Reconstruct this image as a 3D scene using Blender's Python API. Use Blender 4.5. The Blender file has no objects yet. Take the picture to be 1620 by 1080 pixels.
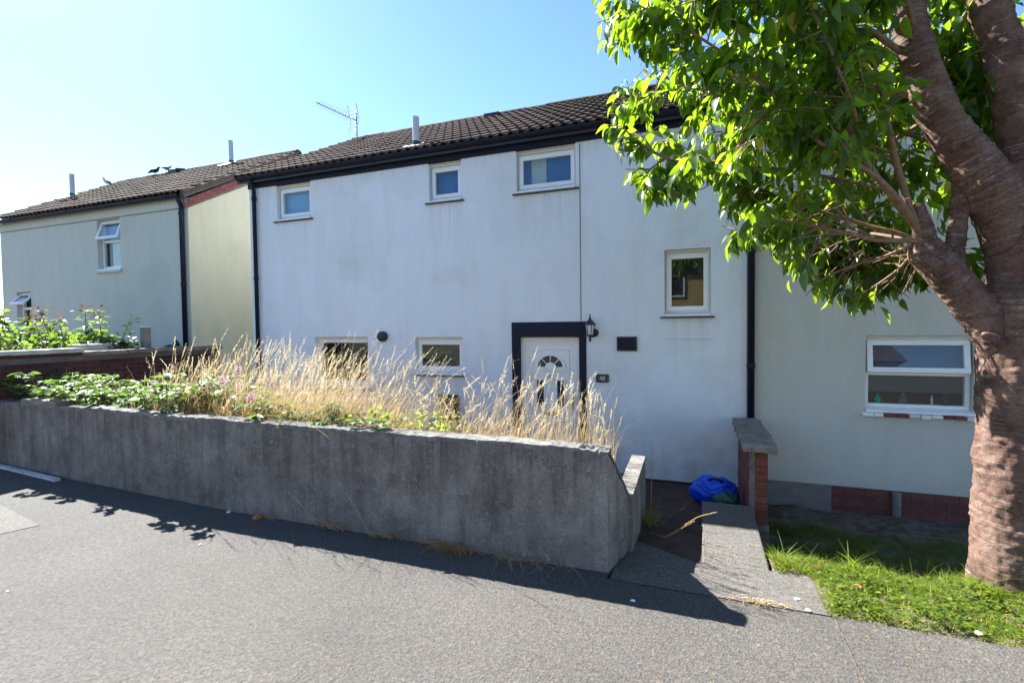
import bpy, math, random
import numpy as np
from mathutils import Vector, Matrix, noise as mnoise

# ------------------------------------------------------------------ scene, camera, light
S = bpy.context.scene
COL = S.collection
random.seed(7)
RNG = np.random.default_rng(7)

cam_d = bpy.data.cameras.new("camera")
cam_d.sensor_width = 36.0
cam_d.lens = 36.0 * 786.995 / 1620.0
cam_d.clip_start = 0.05
cam_d.clip_end = 2000
cam = bpy.data.objects.new("camera", cam_d)
COL.objects.link(cam)
Rr = Vector((0.93521043, 0.35387119, -0.01251507))
Ru = Vector((0.00018941, 0.03484414, 0.99939274))
Rf = Vector((-0.35409238, 0.93464489, -0.03251958))
CAMPOS = Vector((0, 0, 1.85))
mw = Matrix.Identity(4)
for i in range(3):
    mw[i][0] = Rr[i]; mw[i][1] = Ru[i]; mw[i][2] = -Rf[i]; mw[i][3] = CAMPOS[i]
cam.matrix_world = mw
S.camera = cam

SUN = Vector((-0.507, 0.222, 0.52)).normalized()          # towards the sun
W = bpy.data.worlds.new("World"); S.world = W
W.use_nodes = True
wn = W.node_tree.nodes; wl = W.node_tree.links
sky = wn.new("ShaderNodeTexSky"); sky.sky_type = 'NISHITA'; sky.sun_disc = False
sky.sun_elevation = math.asin(SUN.z)
sky.sun_rotation = math.atan2(SUN.x, SUN.y)
sky.air_density = 1.0; sky.dust_density = 0.25; sky.ozone_density = 2.0
wn["Background"].inputs["Strength"].default_value = 0.05
wl.new(sky.outputs[0], wn["Background"].inputs["Color"])

sd = bpy.data.lights.new("sun", 'SUN'); sd.energy = 5.0; sd.angle = math.radians(0.55); sd.color = (1.0, 0.89, 0.72)
so = bpy.data.objects.new("sun", sd); COL.objects.link(so)
so.rotation_euler = SUN.to_track_quat('Z', 'Y').to_euler()
so.location = (-6, 4, 12)
S.view_settings.view_transform = 'Standard'
S.view_settings.look = 'None'
S.view_settings.gamma = 1.0
S.view_settings.use_curve_mapping = False
S.view_settings.exposure = 2.3
S.view_settings.use_white_balance = True
S.view_settings.white_balance_temperature = 5500
S.view_settings.white_balance_tint = 9

# ------------------------------------------------------------------ materials
def new_mat(name):
    m = bpy.data.materials.new(name); m.use_nodes = True
    nt = m.node_tree
    b = nt.nodes["Principled BSDF"]
    return m, nt, b
def N(nt, t, **kw):
    n = nt.nodes.new(t)
    for k, v in kw.items(): setattr(n, k, v)
    return n
def coords(nt, scale=(1, 1, 1), space='Object'):
    if space == 'World':
        tc = N(nt, "ShaderNodeNewGeometry"); out = tc.outputs['Position']
    else:
        tc = N(nt, "ShaderNodeTexCoord"); out = tc.outputs[space]
    mp = N(nt, "ShaderNodeMapping"); mp.inputs['Scale'].default_value = scale
    nt.links.new(out, mp.inputs[0]); return mp.outputs[0]
def noise_t(nt, vec, scale, detail=4, rough=.6):
    n = N(nt, "ShaderNodeTexNoise"); n.inputs['Scale'].default_value = scale
    n.inputs['Detail'].default_value = detail; n.inputs['Roughness'].default_value = rough
    nt.links.new(vec, n.inputs['Vector']); return n.outputs[0]
def ramp(nt, fac, stops, interp='LINEAR'):
    r = N(nt, "ShaderNodeValToRGB"); e = r.color_ramp.elements; r.color_ramp.interpolation = interp
    while len(e) < len(stops): e.new(.5)
    for i, (p, c) in enumerate(stops):
        e[i].position = p; e[i].color = (*c, 1) if len(c) == 3 else c
    nt.links.new(fac, r.inputs[0]); return r.outputs[0]
def g(v): return (v, v, v)
def mix(nt, fac, a, b, mode='MIX'):
    m = N(nt, "ShaderNodeMix"); m.data_type = 'RGBA'; m.blend_type = mode
    for i, s in ((0, fac), (6, a), (7, b)):
        if isinstance(s, (int, float)): m.inputs[i].default_value = s
        elif isinstance(s, tuple): m.inputs[i].default_value = (*s, 1)
        else: nt.links.new(s, m.inputs[i])
    return m.outputs[2]
def bump(nt, b, h, strength, dist, prev=None):
    n = N(nt, "ShaderNodeBump"); n.inputs['Strength'].default_value = strength; n.inputs['Distance'].default_value = dist
    nt.links.new(h, n.inputs['Height'])
    if prev is not None: nt.links.new(prev, n.inputs['Normal'])
    nt.links.new(n.outputs[0], b.inputs['Normal']); return n.outputs[0]
def rough(b, r, spec=.5):
    b.inputs['Roughness'].default_value = r; b.inputs['Specular IOR Level'].default_value = spec
def plain(name, c, r=.6, spec=.5, metal=0., var=.12, vscale=6., space='Object', bmp=None):
    m, nt, b = new_mat(name); rough(b, r, spec); b.inputs['Metallic'].default_value = metal
    v = coords(nt, space=space)
    n = noise_t(nt, v, vscale, 5)
    lo = tuple(x * (1 - var) for x in c); hi = tuple(min(1, x * (1 + var)) for x in c)
    nt.links.new(ramp(nt, n, [(.3, lo), (.7, hi)]), b.inputs['Base Color'])
    if bmp: bump(nt, b, noise_t(nt, v, bmp[0], 4), bmp[1], bmp[2])
    return m
def per_object(name, cols, r=.8, var=.25, vscale=20., bmp=(60., .6, .004), spec=.3, stain=None):
    """colour picked per object, for tiles, bricks"""
    m, nt, b = new_mat(name); rough(b, r, spec)
    oi = N(nt, "ShaderNodeObjectInfo")
    st = [(i / max(1, len(cols) - 1), c) for i, c in enumerate(cols)]
    c = ramp(nt, oi.outputs['Random'], st)
    v = coords(nt, space='World')
    n = noise_t(nt, v, vscale, 5, .7)
    c = mix(nt, 1.0, c, ramp(nt, n, [(.25, g(1 - var)), (.75, g(1 + var))]), 'MULTIPLY')
    if stain:
        n2 = noise_t(nt, v, stain[0], 5, .7)
        c = mix(nt, ramp(nt, n2, [(stain[2], g(0)), (stain[2] + .12, g(1))]), c, stain[1])
    nt.links.new(c, b.inputs['Base Color'])
    bump(nt, b, noise_t(nt, v, bmp[0], 4), bmp[1], bmp[2])
    return m

def render_mat(name, base, stain, green, streak=.5, grain=70., sills=()):
    """painted roughcast: fine grain, faint vertical streaks, damp patches"""
    m, nt, b = new_mat(name); rough(b, .85, .25)
    v = coords(nt, space='World')
    vs = coords(nt, (1.6, 1.6, .22), 'World')
    s1 = noise_t(nt, vs, 3.0, 6, .65)
    s2 = noise_t(nt, v, .9, 5, .6)
    s3 = noise_t(nt, coords(nt, (9, 9, .5), 'World'), 2.0, 4, .6)
    c = mix(nt, ramp(nt, s1, [(.46, g(0)), (.74, g(streak))]), base, stain)
    c = mix(nt, ramp(nt, s3, [(.54, g(0)), (.8, g(streak * .6))]), c, stain)
    c = mix(nt, ramp(nt, s2, [(.54, g(0)), (.72, g(.55))]), c, green)
    sp = noise_t(nt, v, 45, 2, .5)
    c = mix(nt, ramp(nt, sp, [(.72, g(0)), (.8, g(.25))]), c, stain)
    geo = N(nt, "ShaderNodeNewGeometry"); sx = N(nt, "ShaderNodeSeparateXYZ"); nt.links.new(geo.outputs['Position'], sx.inputs[0])
    def rng(out, a, b_):
        mr = N(nt, "ShaderNodeMapRange"); mr.inputs[1].default_value = a; mr.inputs[2].default_value = b_; nt.links.new(out, mr.inputs[0]); return mr.outputs[0]
    drip = ramp(nt, noise_t(nt, coords(nt, (14, 14, .5), 'World'), 1.5, 5, .65), [(.42, g(0)), (.70, g(.32))])
    for x0, x1, z, ln_ in sills:
        m_ = mix(nt, 1., rng(sx.outputs[0], x0 - .05, x0 + .06), rng(sx.outputs[0], x1 + .05, x1 - .06), 'MULTIPLY')
        m_ = mix(nt, 1., m_, rng(sx.outputs[2], z - ln_, z), 'MULTIPLY'); m_ = mix(nt, 1., m_, rng(sx.outputs[2], z + .02, z + .01), 'MULTIPLY')
        c = mix(nt, mix(nt, 1., m_, drip, 'MULTIPLY'), c, (.36, .35, .29))
    if sills:
        ft = mix(nt, 1., rng(sx.outputs[2], .55, -.15), ramp(nt, noise_t(nt, v, 5, 7, .7), [(.42, g(0)), (.62, g(.6))]), 'MULTIPLY')
        c = mix(nt, ft, c, (.44, .45, .36))
        pt_ = ramp(nt, noise_t(nt, v, .55, 2, .5), [(.50, g(0)), (.515, g(.16))])
        c = mix(nt, pt_, c, (.62, .64, .66))
    nt.links.new(c, b.inputs['Base Color'])
    n1 = noise_t(nt, v, grain, 3, .6)
    p = bump(nt, b, noise_t(nt, v, 6, 3), .25, .012)
    bump(nt, b, n1, .85, .011, p)
    return m

M = {}
M['white_render'] = render_mat("white_render", (.80, .825, .875), (.60, .60, .55), (.62, .63, .55), .26, sills=((-7.2, -6.4, 3.76, .55), (-4.03, -3.46, 3.78, .8), (-2.55, -1.65, 3.77, .7), (-.45, .12, 1.92, .7), (-4.34, -3.48, 1.05, .5), (-1.66, -1.52, 4.42, 2.2), (-7.83, .55, 4.42, .22)))
M['cream_render'] = render_mat("cream_render", (.57, .555, .51), (.46, .44, .37), (.50, .48, .39), .3)
M['beige_render'] = render_mat("beige_render", (.56, .575, .51), (.44, .46, .40), (.46, .49, .40), .4)
M['yellow_render'] = render_mat("yellow_render", (.545, .515, .375), (.45, .43, .30), (.42, .41, .23), .5)
M['ochre_render'] = render_mat("ochre_render", (.45, .33, .12), (.55, .42, .2), (.55, .45, .2), .4)
M['navy'] = plain("navy_paint", (.012, .014, .030), .6, .2, var=.25, vscale=8, bmp=(60, .3, .004))
M['navy_trim'] = plain("navy_gutter", (.010, .012, .026), .5, .2, var=.2)
M['upvc'] = plain("white_upvc", (.80, .80, .80), .3, .5, var=.03)
M['cream_wood'] = plain("cream_wood", (.68, .64, .55), .55, .4, var=.1)
M['slate'] = plain("slate_sill", (.05, .05, .055), .6, .4, var=.25)
M['plinth'] = plain("maroon_plinth", (.085, .028, .03), .75, .3, var=.3, bmp=(50, .5, .005))
M['grey_plinth'] = plain("grey_plinth_render", (.22, .20, .19), .9, .2, var=.2, bmp=(60, .5, .006))
M['grey_plastic'] = plain("grey_flue", (.46, .47, .52), .45, .5, var=.06)
M['lead'] = plain("lead_flashing", (.6, .6, .6), .45, .5, var=.15)
M['dark_plastic'] = plain("dark_plastic", (.02, .02, .024), .45, .5)
M['metal'] = plain("galvanised", (.20, .21, .23), .5, .5, metal=.6)
M['brass'] = plain("brass", (.62, .42, .13), .28, .5, metal=.9)
M['tile'] = per_object("roof_tile", [(.052, .034, .026), (.090, .058, .042), (.066, .045, .034), (.135, .090, .062), (.058, .042, .034)], .9, .35, 14, (90, .6, .004), stain=(5., (.19, .155, .11), .62), spec=.12)
M['brick'] = per_object("red_brick", [(.155, .052, .036), (.21, .074, .05), (.13, .054, .042), (.19, .068, .046)], .85, .3, 25)
M['maroon_brick'] = per_object("maroon_brick", [(.15, .05, .045), (.19, .065, .055), (.13, .045, .04)], .85, .3, 25)
M['brown_brick'] = per_object("brown_brick", [(.068, .028, .024), (.092, .036, .029), (.056, .025, .022), (.08, .033, .026)], .85, .3, 25)
M['mortar'] = plain("mortar", (.15, .125, .11), .95, .2, var=.2, bmp=(80, .6, .004), space='World')
M['coping'] = plain("stone_coping", (.21, .18, .15), .9, .2, var=.35, vscale=9, bmp=(30, .8, .012), space='World')
M['pale_coping'] = plain("pale_coping", (.45, .43, .39), .85, .2, var=.2, bmp=(30, .6, .01), space='World')
M['timber'] = plain("weathered_timber", (.55, .52, .48), .8, .2, var=.3, vscale=12)
M['soil'] = plain("soil", (.13, .105, .08), .95, .1, var=.5, vscale=9, bmp=(25, 1, .03), space='World')
M['path'] = plain("red_path", (.068, .040, .034), .85, .2, var=.35, vscale=5, bmp=(60, .5, .005), space='World')
M['road'] = plain("asphalt_road", (.06, .06, .062), .85, .3, var=.2, bmp=(80, .8, .006), space='World')
M['bag_blue'] = plain("blue_woven_plastic", (.016, .07, .62), .4, .5, var=.2, bmp=(14, .8, .03))
M['bag_green'] = plain("dark_green_plastic", (.008, .06, .035), .45, .5, var=.3, bmp=(16, .6, .02))
M['straw_card'] = plain("straw", (.42, .27, .10), .8, .2, var=.3)
M['gull'] = plain("gull_white", (.75, .75, .74), .7, .2)
M['bird_grey'] = plain("bird_grey", (.22, .22, .25), .7, .2)
M['bird_dark'] = plain("bird_dark", (.02, .02, .022), .6, .3)
M['litter'] = plain("white_paper", (.8, .8, .78), .7, .2)
M['dead_leaf'] = plain("dead_leaf", (.40, .15, .05), .7, .2, var=.4, vscale=30)
M['bone'] = plain("pale_net", (.62, .64, .64), .8, .2, var=.08, vscale=3)

def wall_concrete():
    m, nt, b = new_mat("weathered_cement_render"); rough(b, .9, .2)
    v = coords(nt, space='World')
    a = noise_t(nt, v, 2.2, 8, .72)
    c = ramp(nt, a, [(.32, (.115, .099, .086)), (.46, (.178, .156, .136)), (.58, (.235, .209, .183)), (.74, (.33, .30, .262))])
    st = noise_t(nt, coords(nt, (3.2, 3.2, .35), 'World'), 2.2, 5, .6)
    c = mix(nt, ramp(nt, st, [(.45, g(0)), (.72, g(.75))]), c, (.085, .076, .070))
    geo = N(nt, "ShaderNodeNewGeometry"); sx = N(nt, "ShaderNodeSeparateXYZ"); nt.links.new(geo.outputs['Position'], sx.inputs[0])
    mr = N(nt, "ShaderNodeMapRange"); mr.inputs[1].default_value = .25; mr.inputs[2].default_value = .9; nt.links.new(sx.outputs[2], mr.inputs[0])
    run = noise_t(nt, coords(nt, (9, 9, .35), 'World'), 1.6, 6, .7)
    c = mix(nt, mix(nt, 1., ramp(nt, run, [(.48, g(0)), (.66, g(.6))]), mr.outputs[0], 'MULTIPLY'), c, (.060, .053, .046))
    ck = N(nt, "ShaderNodeTexVoronoi"); ck.feature = 'DISTANCE_TO_EDGE'; ck.inputs['Scale'].default_value = .9
    nz = N(nt, "ShaderNodeTexNoise"); nz.inputs['Scale'].default_value = 6; nz.inputs['Detail'].default_value = 5; nt.links.new(v, nz.inputs['Vector']); wp = mix(nt, .22, v, nz.outputs[1], 'ADD'); nt.links.new(wp, ck.inputs['Vector'])
    c = mix(nt, ramp(nt, ck.outputs['Distance'], [(.0012, g(.45)), (.0035, g(0))]), c, (.05, .045, .04))
    w = noise_t(nt, v, 19, 8, .75)
    c = mix(nt, ramp(nt, w, [(.55, g(0)), (.68, g(.55))]), c, (.36, .34, .31))
    vo = N(nt, "ShaderNodeTexVoronoi"); vo.inputs['Scale'].default_value = 10
    nt.links.new(v, vo.inputs['Vector'])
    mk = ramp(nt, vo.outputs['Distance'], [(.05, g(1)), (.13, g(0))])
    gate = ramp(nt, noise_t(nt, v, 4.5, 2), [(.58, g(0)), (.68, g(.8))])
    c = mix(nt, mix(nt, 1.0, mk, gate, 'MULTIPLY'), c, (.34, .33, .31))
    d = noise_t(nt, v, 28, 4, .7)
    c = mix(nt, ramp(nt, d, [(.60, g(0)), (.70, g(.6))]), c, (.06, .054, .05))
    f = noise_t(nt, v, 70, 5, .75)
    c = mix(nt, 1., c, ramp(nt, f, [(.3, g(.62)), (.7, g(1.35))]), 'MULTIPLY')
    nt.links.new(c, b.inputs['Base Color'])
    p = bump(nt, b, noise_t(nt, v, 5, 5, .6), .35, .03)
    bump(nt, b, noise_t(nt, v, 70, 4, .65), .55, .006, p)
    return m
M['wall'] = wall_concrete()
def wall_top():
    m, nt, b = new_mat("mortar_capping"); rough(b, .95, .15)
    v = coords(nt, space='World')
    a = noise_t(nt, v, 6, 8, .7)
    c = ramp(nt, a, [(.32, (.09, .085, .078)), (.5, (.17, .16, .145)), (.7, (.25, .235, .21))])
    w = noise_t(nt, v, 30, 5, .7)
    c = mix(nt, ramp(nt, w, [(.62, g(0)), (.7, g(.6))]), c, (.08, .08, .07))
    nt.links.new(c, b.inputs['Base Color'])
    p = bump(nt, b, noise_t(nt, v, 8, 5, .6), .5, .02)
    bump(nt, b, noise_t(nt, v, 60, 4, .65), .6, .006, p)
    return m
M['cap'] = wall_top()
def pavement_mat(name, tone=1.0, yellow=.85):
    m, nt, b = new_mat(name); rough(b, .88, .3)
    v = coords(nt, space='World')
    big = noise_t(nt, v, .9, 5, .6)
    c = ramp(nt, big, [(.3, tuple(tone * x for x in (.067, .0605, .0535))), (.7, tuple(tone * x for x in (.088, .0798, .070)))])
    vo = N(nt, "ShaderNodeTexVoronoi"); vo.inputs['Scale'].default_value = 75
    nt.links.new(v, vo.inputs['Vector'])
    sep = N(nt, "ShaderNodeSeparateColor"); nt.links.new(vo.outputs['Color'], sep.inputs[0])
    c = mix(nt, 1., c, ramp(nt, sep.outputs[0], [(0, g(.75)), (.35, g(.95)), (.7, g(1.05)), (1, g(1.3))]), 'MULTIPLY')
    f = noise_t(nt, v, 42, 5, .75)
    c = mix(nt, 1., c, ramp(nt, f, [(.30, g(.55)), (.5, g(1.0)), (.75, g(1.3))]), 'MULTIPLY')
    dk = noise_t(nt, v, 26, 3, .6)
    c = mix(nt, ramp(nt, dk, [(.66, g(0)), (.72, g(.75))]), c, (.06, .057, .055))
    # yellow lichen, more of it near the lawn side
    ly = noise_t(nt, v, 21, 7, .8)
    geo = N(nt, "ShaderNodeNewGeometry"); sx = N(nt, "ShaderNodeSeparateXYZ"); nt.links.new(geo.outputs['Position'], sx.inputs[0])
    mr = N(nt, "ShaderNodeMapRange"); mr.inputs[1].default_value = -2.6; mr.inputs[2].default_value = 1.3; mr.inputs[3].default_value = .16; mr.inputs[4].default_value = 1.
    nt.links.new(sx.outputs[0], mr.inputs[0])
    lf = mix(nt, 1., ramp(nt, ly, [(.57, g(0)), (.68, g(yellow))]), mr.outputs[0], 'MULTIPLY')
    c = mix(nt, lf, c, (.24, .165, .04))
    nt.links.new(c, b.inputs['Base Color'])
    h = mix(nt, .5, f, vo.outputs['Distance'])
    p = bump(nt, b, noise_t(nt, v, 3, 4), .2, .02)
    bump(nt, b, h, .8, .010, p)
    return m
M['pavement'] = pavement_mat("worn_asphalt_pavement")
M['slab'] = pavement_mat("weathered_concrete_slab", 1.4, .5)
M['patch'] = pavement_mat("pale_concrete_patch", 1.45, .1)

def glass_mat():
    m = bpy.data.materials.new("window_glass"); m.use_nodes = True; nt = m.node_tree
    nt.nodes.remove(nt.nodes["Principled BSDF"]); out = nt.nodes["Material Output"]
    t = N(nt, "ShaderNodeBsdfTransparent"); t.inputs[0].default_value = (.86, .9, .9, 1)
    gl = N(nt, "ShaderNodeBsdfGlossy"); gl.inputs['Roughness'].default_value = .015
    fr = N(nt, "ShaderNodeFresnel"); fr.inputs[0].default_value = 1.75
    mx = N(nt, "ShaderNodeMixShader")
    geo = N(nt, "ShaderNodeNewGeometry"); mm = N(nt, "ShaderNodeMath"); mm.operation = 'MULTIPLY'; inv = N(nt, "ShaderNodeMath"); inv.operation = 'SUBTRACT'; inv.inputs[0].default_value = 1.
    nt.links.new(geo.outputs['Backfacing'], inv.inputs[1]); nt.links.new(fr.outputs[0], mm.inputs[0]); nt.links.new(inv.outputs[0], mm.inputs[1])   # reflect once, at the outer face
    nt.links.new(mm.outputs[0], mx.inputs[0]); nt.links.new(t.outputs[0], mx.inputs[1]); nt.links.new(gl.outputs[0], mx.inputs[2])
    nt.links.new(mx.outputs[0], out.inputs[0]); return m
M['glass'] = glass_mat()
def pane_backing(name, c, r=.7): 
    return plain(name, c, r, .3, var=.15, vscale=2)
M['blind_blue'] = pane_backing("blue_blind", (.30, .52, .78))  # sky reflected in frosted panes, painted as the backing panel's blue
M['blind_deep'] = pane_backing("deep_blue_blind", (.055, .16, .42))  # deeper blue of reflected sky, painted on the backing likewise
M['dark_room'] = pane_backing("dark_room", (.022, .02, .022))
M['grey_room'] = pane_backing("grey_room", (.07, .075, .07))
M['brown_blind'] = pane_backing("brown_blind", (.13, .115, .10))
M['green_glass'] = pane_backing("green_glass", (.02, .30, .12), .3)
M['lilac_blind'] = pane_backing("lilac_blind", (.13, .14, .23))

def leaf_mat(name, lo, hi, trans, yellow=None, gloss=.32, source='rnd', tmix=.5, under=None):
    m = bpy.data.materials.new(name); m.use_nodes = True; nt = m.node_tree
    b = nt.nodes["Principled BSDF"]; out = nt.nodes["Material Output"]
    rough(b, gloss, .5)
    if source == 'rnd':
        a = N(nt, "ShaderNodeAttribute"); a.attribute_name = 'rnd'; f = a.outputs['Fac']
    else:
        f = N(nt, "ShaderNodeObjectInfo").outputs['Random']
    st = [(0, lo), (.9, hi)]
    tr = [(0, tuple(x * .75 for x in trans)), (.9, trans)]
    if yellow:
        st += [(.985, hi), (.992, yellow)]; tr += [(.985, trans), (.992, tuple(min(1, x * 1.6) for x in yellow))]
    c = ramp(nt, f, st)
    if under:
        geo = N(nt, "ShaderNodeNewGeometry")
        c = mix(nt, geo.outputs['Backfacing'], c, under)
    nt.links.new(c, b.inputs['Base Color'])
    t = N(nt, "ShaderNodeBsdfTranslucent")
    nt.links.new(ramp(nt, f, tr), t.inputs[0])
    mx = N(nt, "ShaderNodeMixShader"); mx.inputs[0].default_value = tmix
    nt.links.new(b.outputs[0], mx.inputs[1]); nt.links.new(t.outputs[0], mx.inputs[2])
    nt.links.new(mx.outputs[0], out.inputs[0]); return m
CH = dict(lo=(.015, .040, .008), hi=(.050, .095, .011), trans=(.36, .54, .010), yellow=(.42, .36, .03), tmix=.52)
M['cherry'] = leaf_mat("cherry_leaf", **CH)
M['cherry_o'] = leaf_mat("cherry_leaf_single", source='obj', **CH)
def soft(m_, v):
    m_.node_tree.nodes['Principled BSDF'].inputs['Specular IOR Level'].default_value = v; return m_
M['bramble'] = leaf_mat("bramble_leaf", (.045, .095, .03), (.10, .17, .05), (.24, .38, .05), gloss=.55, tmix=.34, under=(.16, .21, .13))
M['hydrangea'] = leaf_mat("shrub_leaf", (.03, .065, .014), (.075, .12, .022), (.22, .34, .03), gloss=.5)
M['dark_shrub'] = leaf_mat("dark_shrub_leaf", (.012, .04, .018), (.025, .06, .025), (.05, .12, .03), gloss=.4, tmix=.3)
M['red_tips'] = leaf_mat("reddish_leaf", (.08, .05, .03), (.14, .085, .05), (.15, .07, .03), gloss=.4)
M['herb'] = leaf_mat("herb_leaf", (.10, .15, .05), (.17, .21, .06), (.38, .45, .07), gloss=.6)
M['herb_dry'] = leaf_mat("herb_dry_leaf", (.35, .20, .05), (.45, .30, .06), (.5, .3, .05), gloss=.6)
M['petal'] = leaf_mat("pink_petal", (.45, .10, .36), (.60, .16, .48), (.6, .15, .5), gloss=.6)
M['straw'] = leaf_mat("dry_straw", (.36, .21, .07), (.60, .46, .24), (.62, .44, .18), gloss=.6, tmix=.3)
M['straw_pale'] = leaf_mat("pale_straw", (.58, .44, .24), (.82, .74, .56), (.78, .66, .40), gloss=.55, tmix=.3)
M['lawn'] = leaf_mat("lawn_blade", (.045, .092, .006), (.135, .185, .010), (.37, .49, .010), yellow=(.42, .30, .12), gloss=.6, tmix=.45)
M['straw_heap'] = leaf_mat("straw_heap_blade", (.38, .18, .05), (.56, .34, .13), (.5, .3, .1), gloss=.6, tmix=.3)
M['weed'] = leaf_mat("weed_blade", (.12, .13, .03), (.32, .24, .08), (.35, .3, .06), gloss=.6)
M['twig'] = plain("twig_bark", (.20, .125, .075), .75, .3, var=.35, vscale=30)

def bark_mat():
    m, nt, b = new_mat("cherry_bark"); rough(b, .62, .35)
    at = N(nt, "ShaderNodeAttribute"); at.attribute_name = 'bark'
    mp = N(nt, "ShaderNodeMapping"); mp.inputs['Scale'].default_value = (4.5, 4.5, 46); nt.links.new(at.outputs['Vector'], mp.inputs[0])
    bands = noise_t(nt, mp.outputs[0], 1.5, 7, .74)
    v = coords(nt, space='World')
    big = noise_t(nt, v, 5.5, 6, .65)
    c = ramp(nt, big, [(.3, (.088, .050, .038)), (.5, (.172, .100, .072)), (.7, (.26, .172, .130))])
    fine = noise_t(nt, v, 60, 5, .75)
    lent = mix(nt, 1., ramp(nt, bands, [(.53, g(0)), (.58, g(.9))]), ramp(nt, noise_t(nt, v, 9, 4, .7), [(.42, g(.03)), (.62, g(1))]), 'MULTIPLY')
    c = mix(nt, lent, c, (.31, .235, .185))
    c = mix(nt, ramp(nt, bands, [(.30, g(.9)), (.43, g(0))]), c, (.022, .014, .013))
    c = mix(nt, 1., c, ramp(nt, fine, [(.3, g(.6)), (.7, g(1.35))]), 'MULTIPLY')
    pl = noise_t(nt, v, 3.4, 6, .7)
    c = mix(nt, ramp(nt, pl, [(.58, g(0)), (.68, g(.6))]), c, (.155, .135, .12))
    nt.links.new(c, b.inputs['Base Color'])
    rough(b, .8, .2)
    p = bump(nt, b, bands, 1., .018)
    p = bump(nt, b, noise_t(nt, v, 18, 5, .7), .6, .014, p)
    bump(nt, b, fine, .7, .006, p)
    return m
M['bark'] = bark_mat()

# ------------------------------------------------------------------ helpers
class MB:
    def __init__(s): s.v = []; s.f = []
    def add(s, vs, fs):
        o = len(s.v); s.v += [tuple(map(float, p)) for p in vs]; s.f += [tuple(i + o for i in f) for f in fs]; return s
    def box(s, x0, x1, y0, y1, z0, z1):
        return s.add([(x0, y0, z0), (x1, y0, z0), (x1, y1, z0), (x0, y1, z0), (x0, y0, z1), (x1, y0, z1), (x1, y1, z1), (x0, y1, z1)],
                     [(0, 3, 2, 1), (4, 5, 6, 7), (0, 1, 5, 4), (1, 2, 6, 5), (2, 3, 7, 6), (3, 0, 4, 7)])
    def prism(s, poly, a, b, axis):
        """poly in the other two axes, extruded a..b along axis 0/1/2"""
        n = len(poly); vs = []
        for t in (a, b):
            for p in poly:
                q = list(p); q.insert(axis, t); vs.append(q)
        fs = [tuple(range(n)), tuple(range(2 * n - 1, n - 1, -1))] + [(i, (i + 1) % n, n + (i + 1) % n, n + i) for i in range(n)]
        return s.add(vs, fs)
    def tube(s, pts, rad, n=8, caps=True):
        pts = [Vector(p) for p in pts]; k = len(pts)
        if isinstance(rad, (int, float)): rad = [rad] * k
        ref = None; rings = []
        for i, p in enumerate(pts):
            d = (pts[min(i + 1, k - 1)] - pts[max(i - 1, 0)]).normalized()
            if ref is None:
                ref = Vector((0, 0, 1)) if abs(d.z) < .9 else Vector((1, 0, 0))
            u = (ref - d * ref.dot(d)).normalized(); ref = u; w = d.cross(u)
            rings.append([p + (u * math.cos(2 * math.pi * j / n) + w * math.sin(2 * math.pi * j / n)) * rad[i] for j in range(n)])
        vs = [q for r in rings for q in r]; fs = []
        for i in range(k - 1):
            for j in range(n):
                fs.append((i * n + j, i * n + (j + 1) % n, (i + 1) * n + (j + 1) % n, (i + 1) * n + j))
        if caps: fs += [tuple(range(n - 1, -1, -1)), tuple((k - 1) * n + j for j in range(n))]
        return s.add(vs, fs)
    def lathe(s, prof, c, axis='z', n=16):
        vs = []; k = len(prof)
        for r, h in prof:
            for j in range(n):
                a = 2 * math.pi * j / n; p = (r * math.cos(a), r * math.sin(a), h)
                if axis == 'y': p = (p[0], p[2], p[1])
                vs.append((p[0] + c[0], p[1] + c[1], p[2] + c[2]))
        fs = [(i * n + j, i * n + (j + 1) % n, (i + 1) * n + (j + 1) % n, (i + 1) * n + j) for i in range(k - 1) for j in range(n)]
        fs += [tuple(range(n - 1, -1, -1)), tuple((k - 1) * n + j for j in range(n))]
        return s.add(vs, fs)
    def ring(s, xa, xb, za, zb, w, y0, y1, wb=None):
        """rectangular frame facing -y"""
        wb = w if wb is None else wb
        s.box(xa, xb, y0, y1, zb - w, zb); s.box(xa, xb, y0, y1, za, za + wb)
        s.box(xa, xa + w, y0 + .0005, y1 - .0005, za + wb, zb - w); s.box(xb - w, xb, y0 + .0005, y1 - .0005, za + wb, zb - w); return s
    def mesh(s, name):
        me = bpy.data.meshes.new(name); me.from_pydata(s.v, [], s.f); me.update(); return me
    def build(s, name, mat, parent=None, smooth=False, bevel=0, fixn=False):
        return link(name, s.mesh(name), mat, parent, smooth, bevel)

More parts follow.
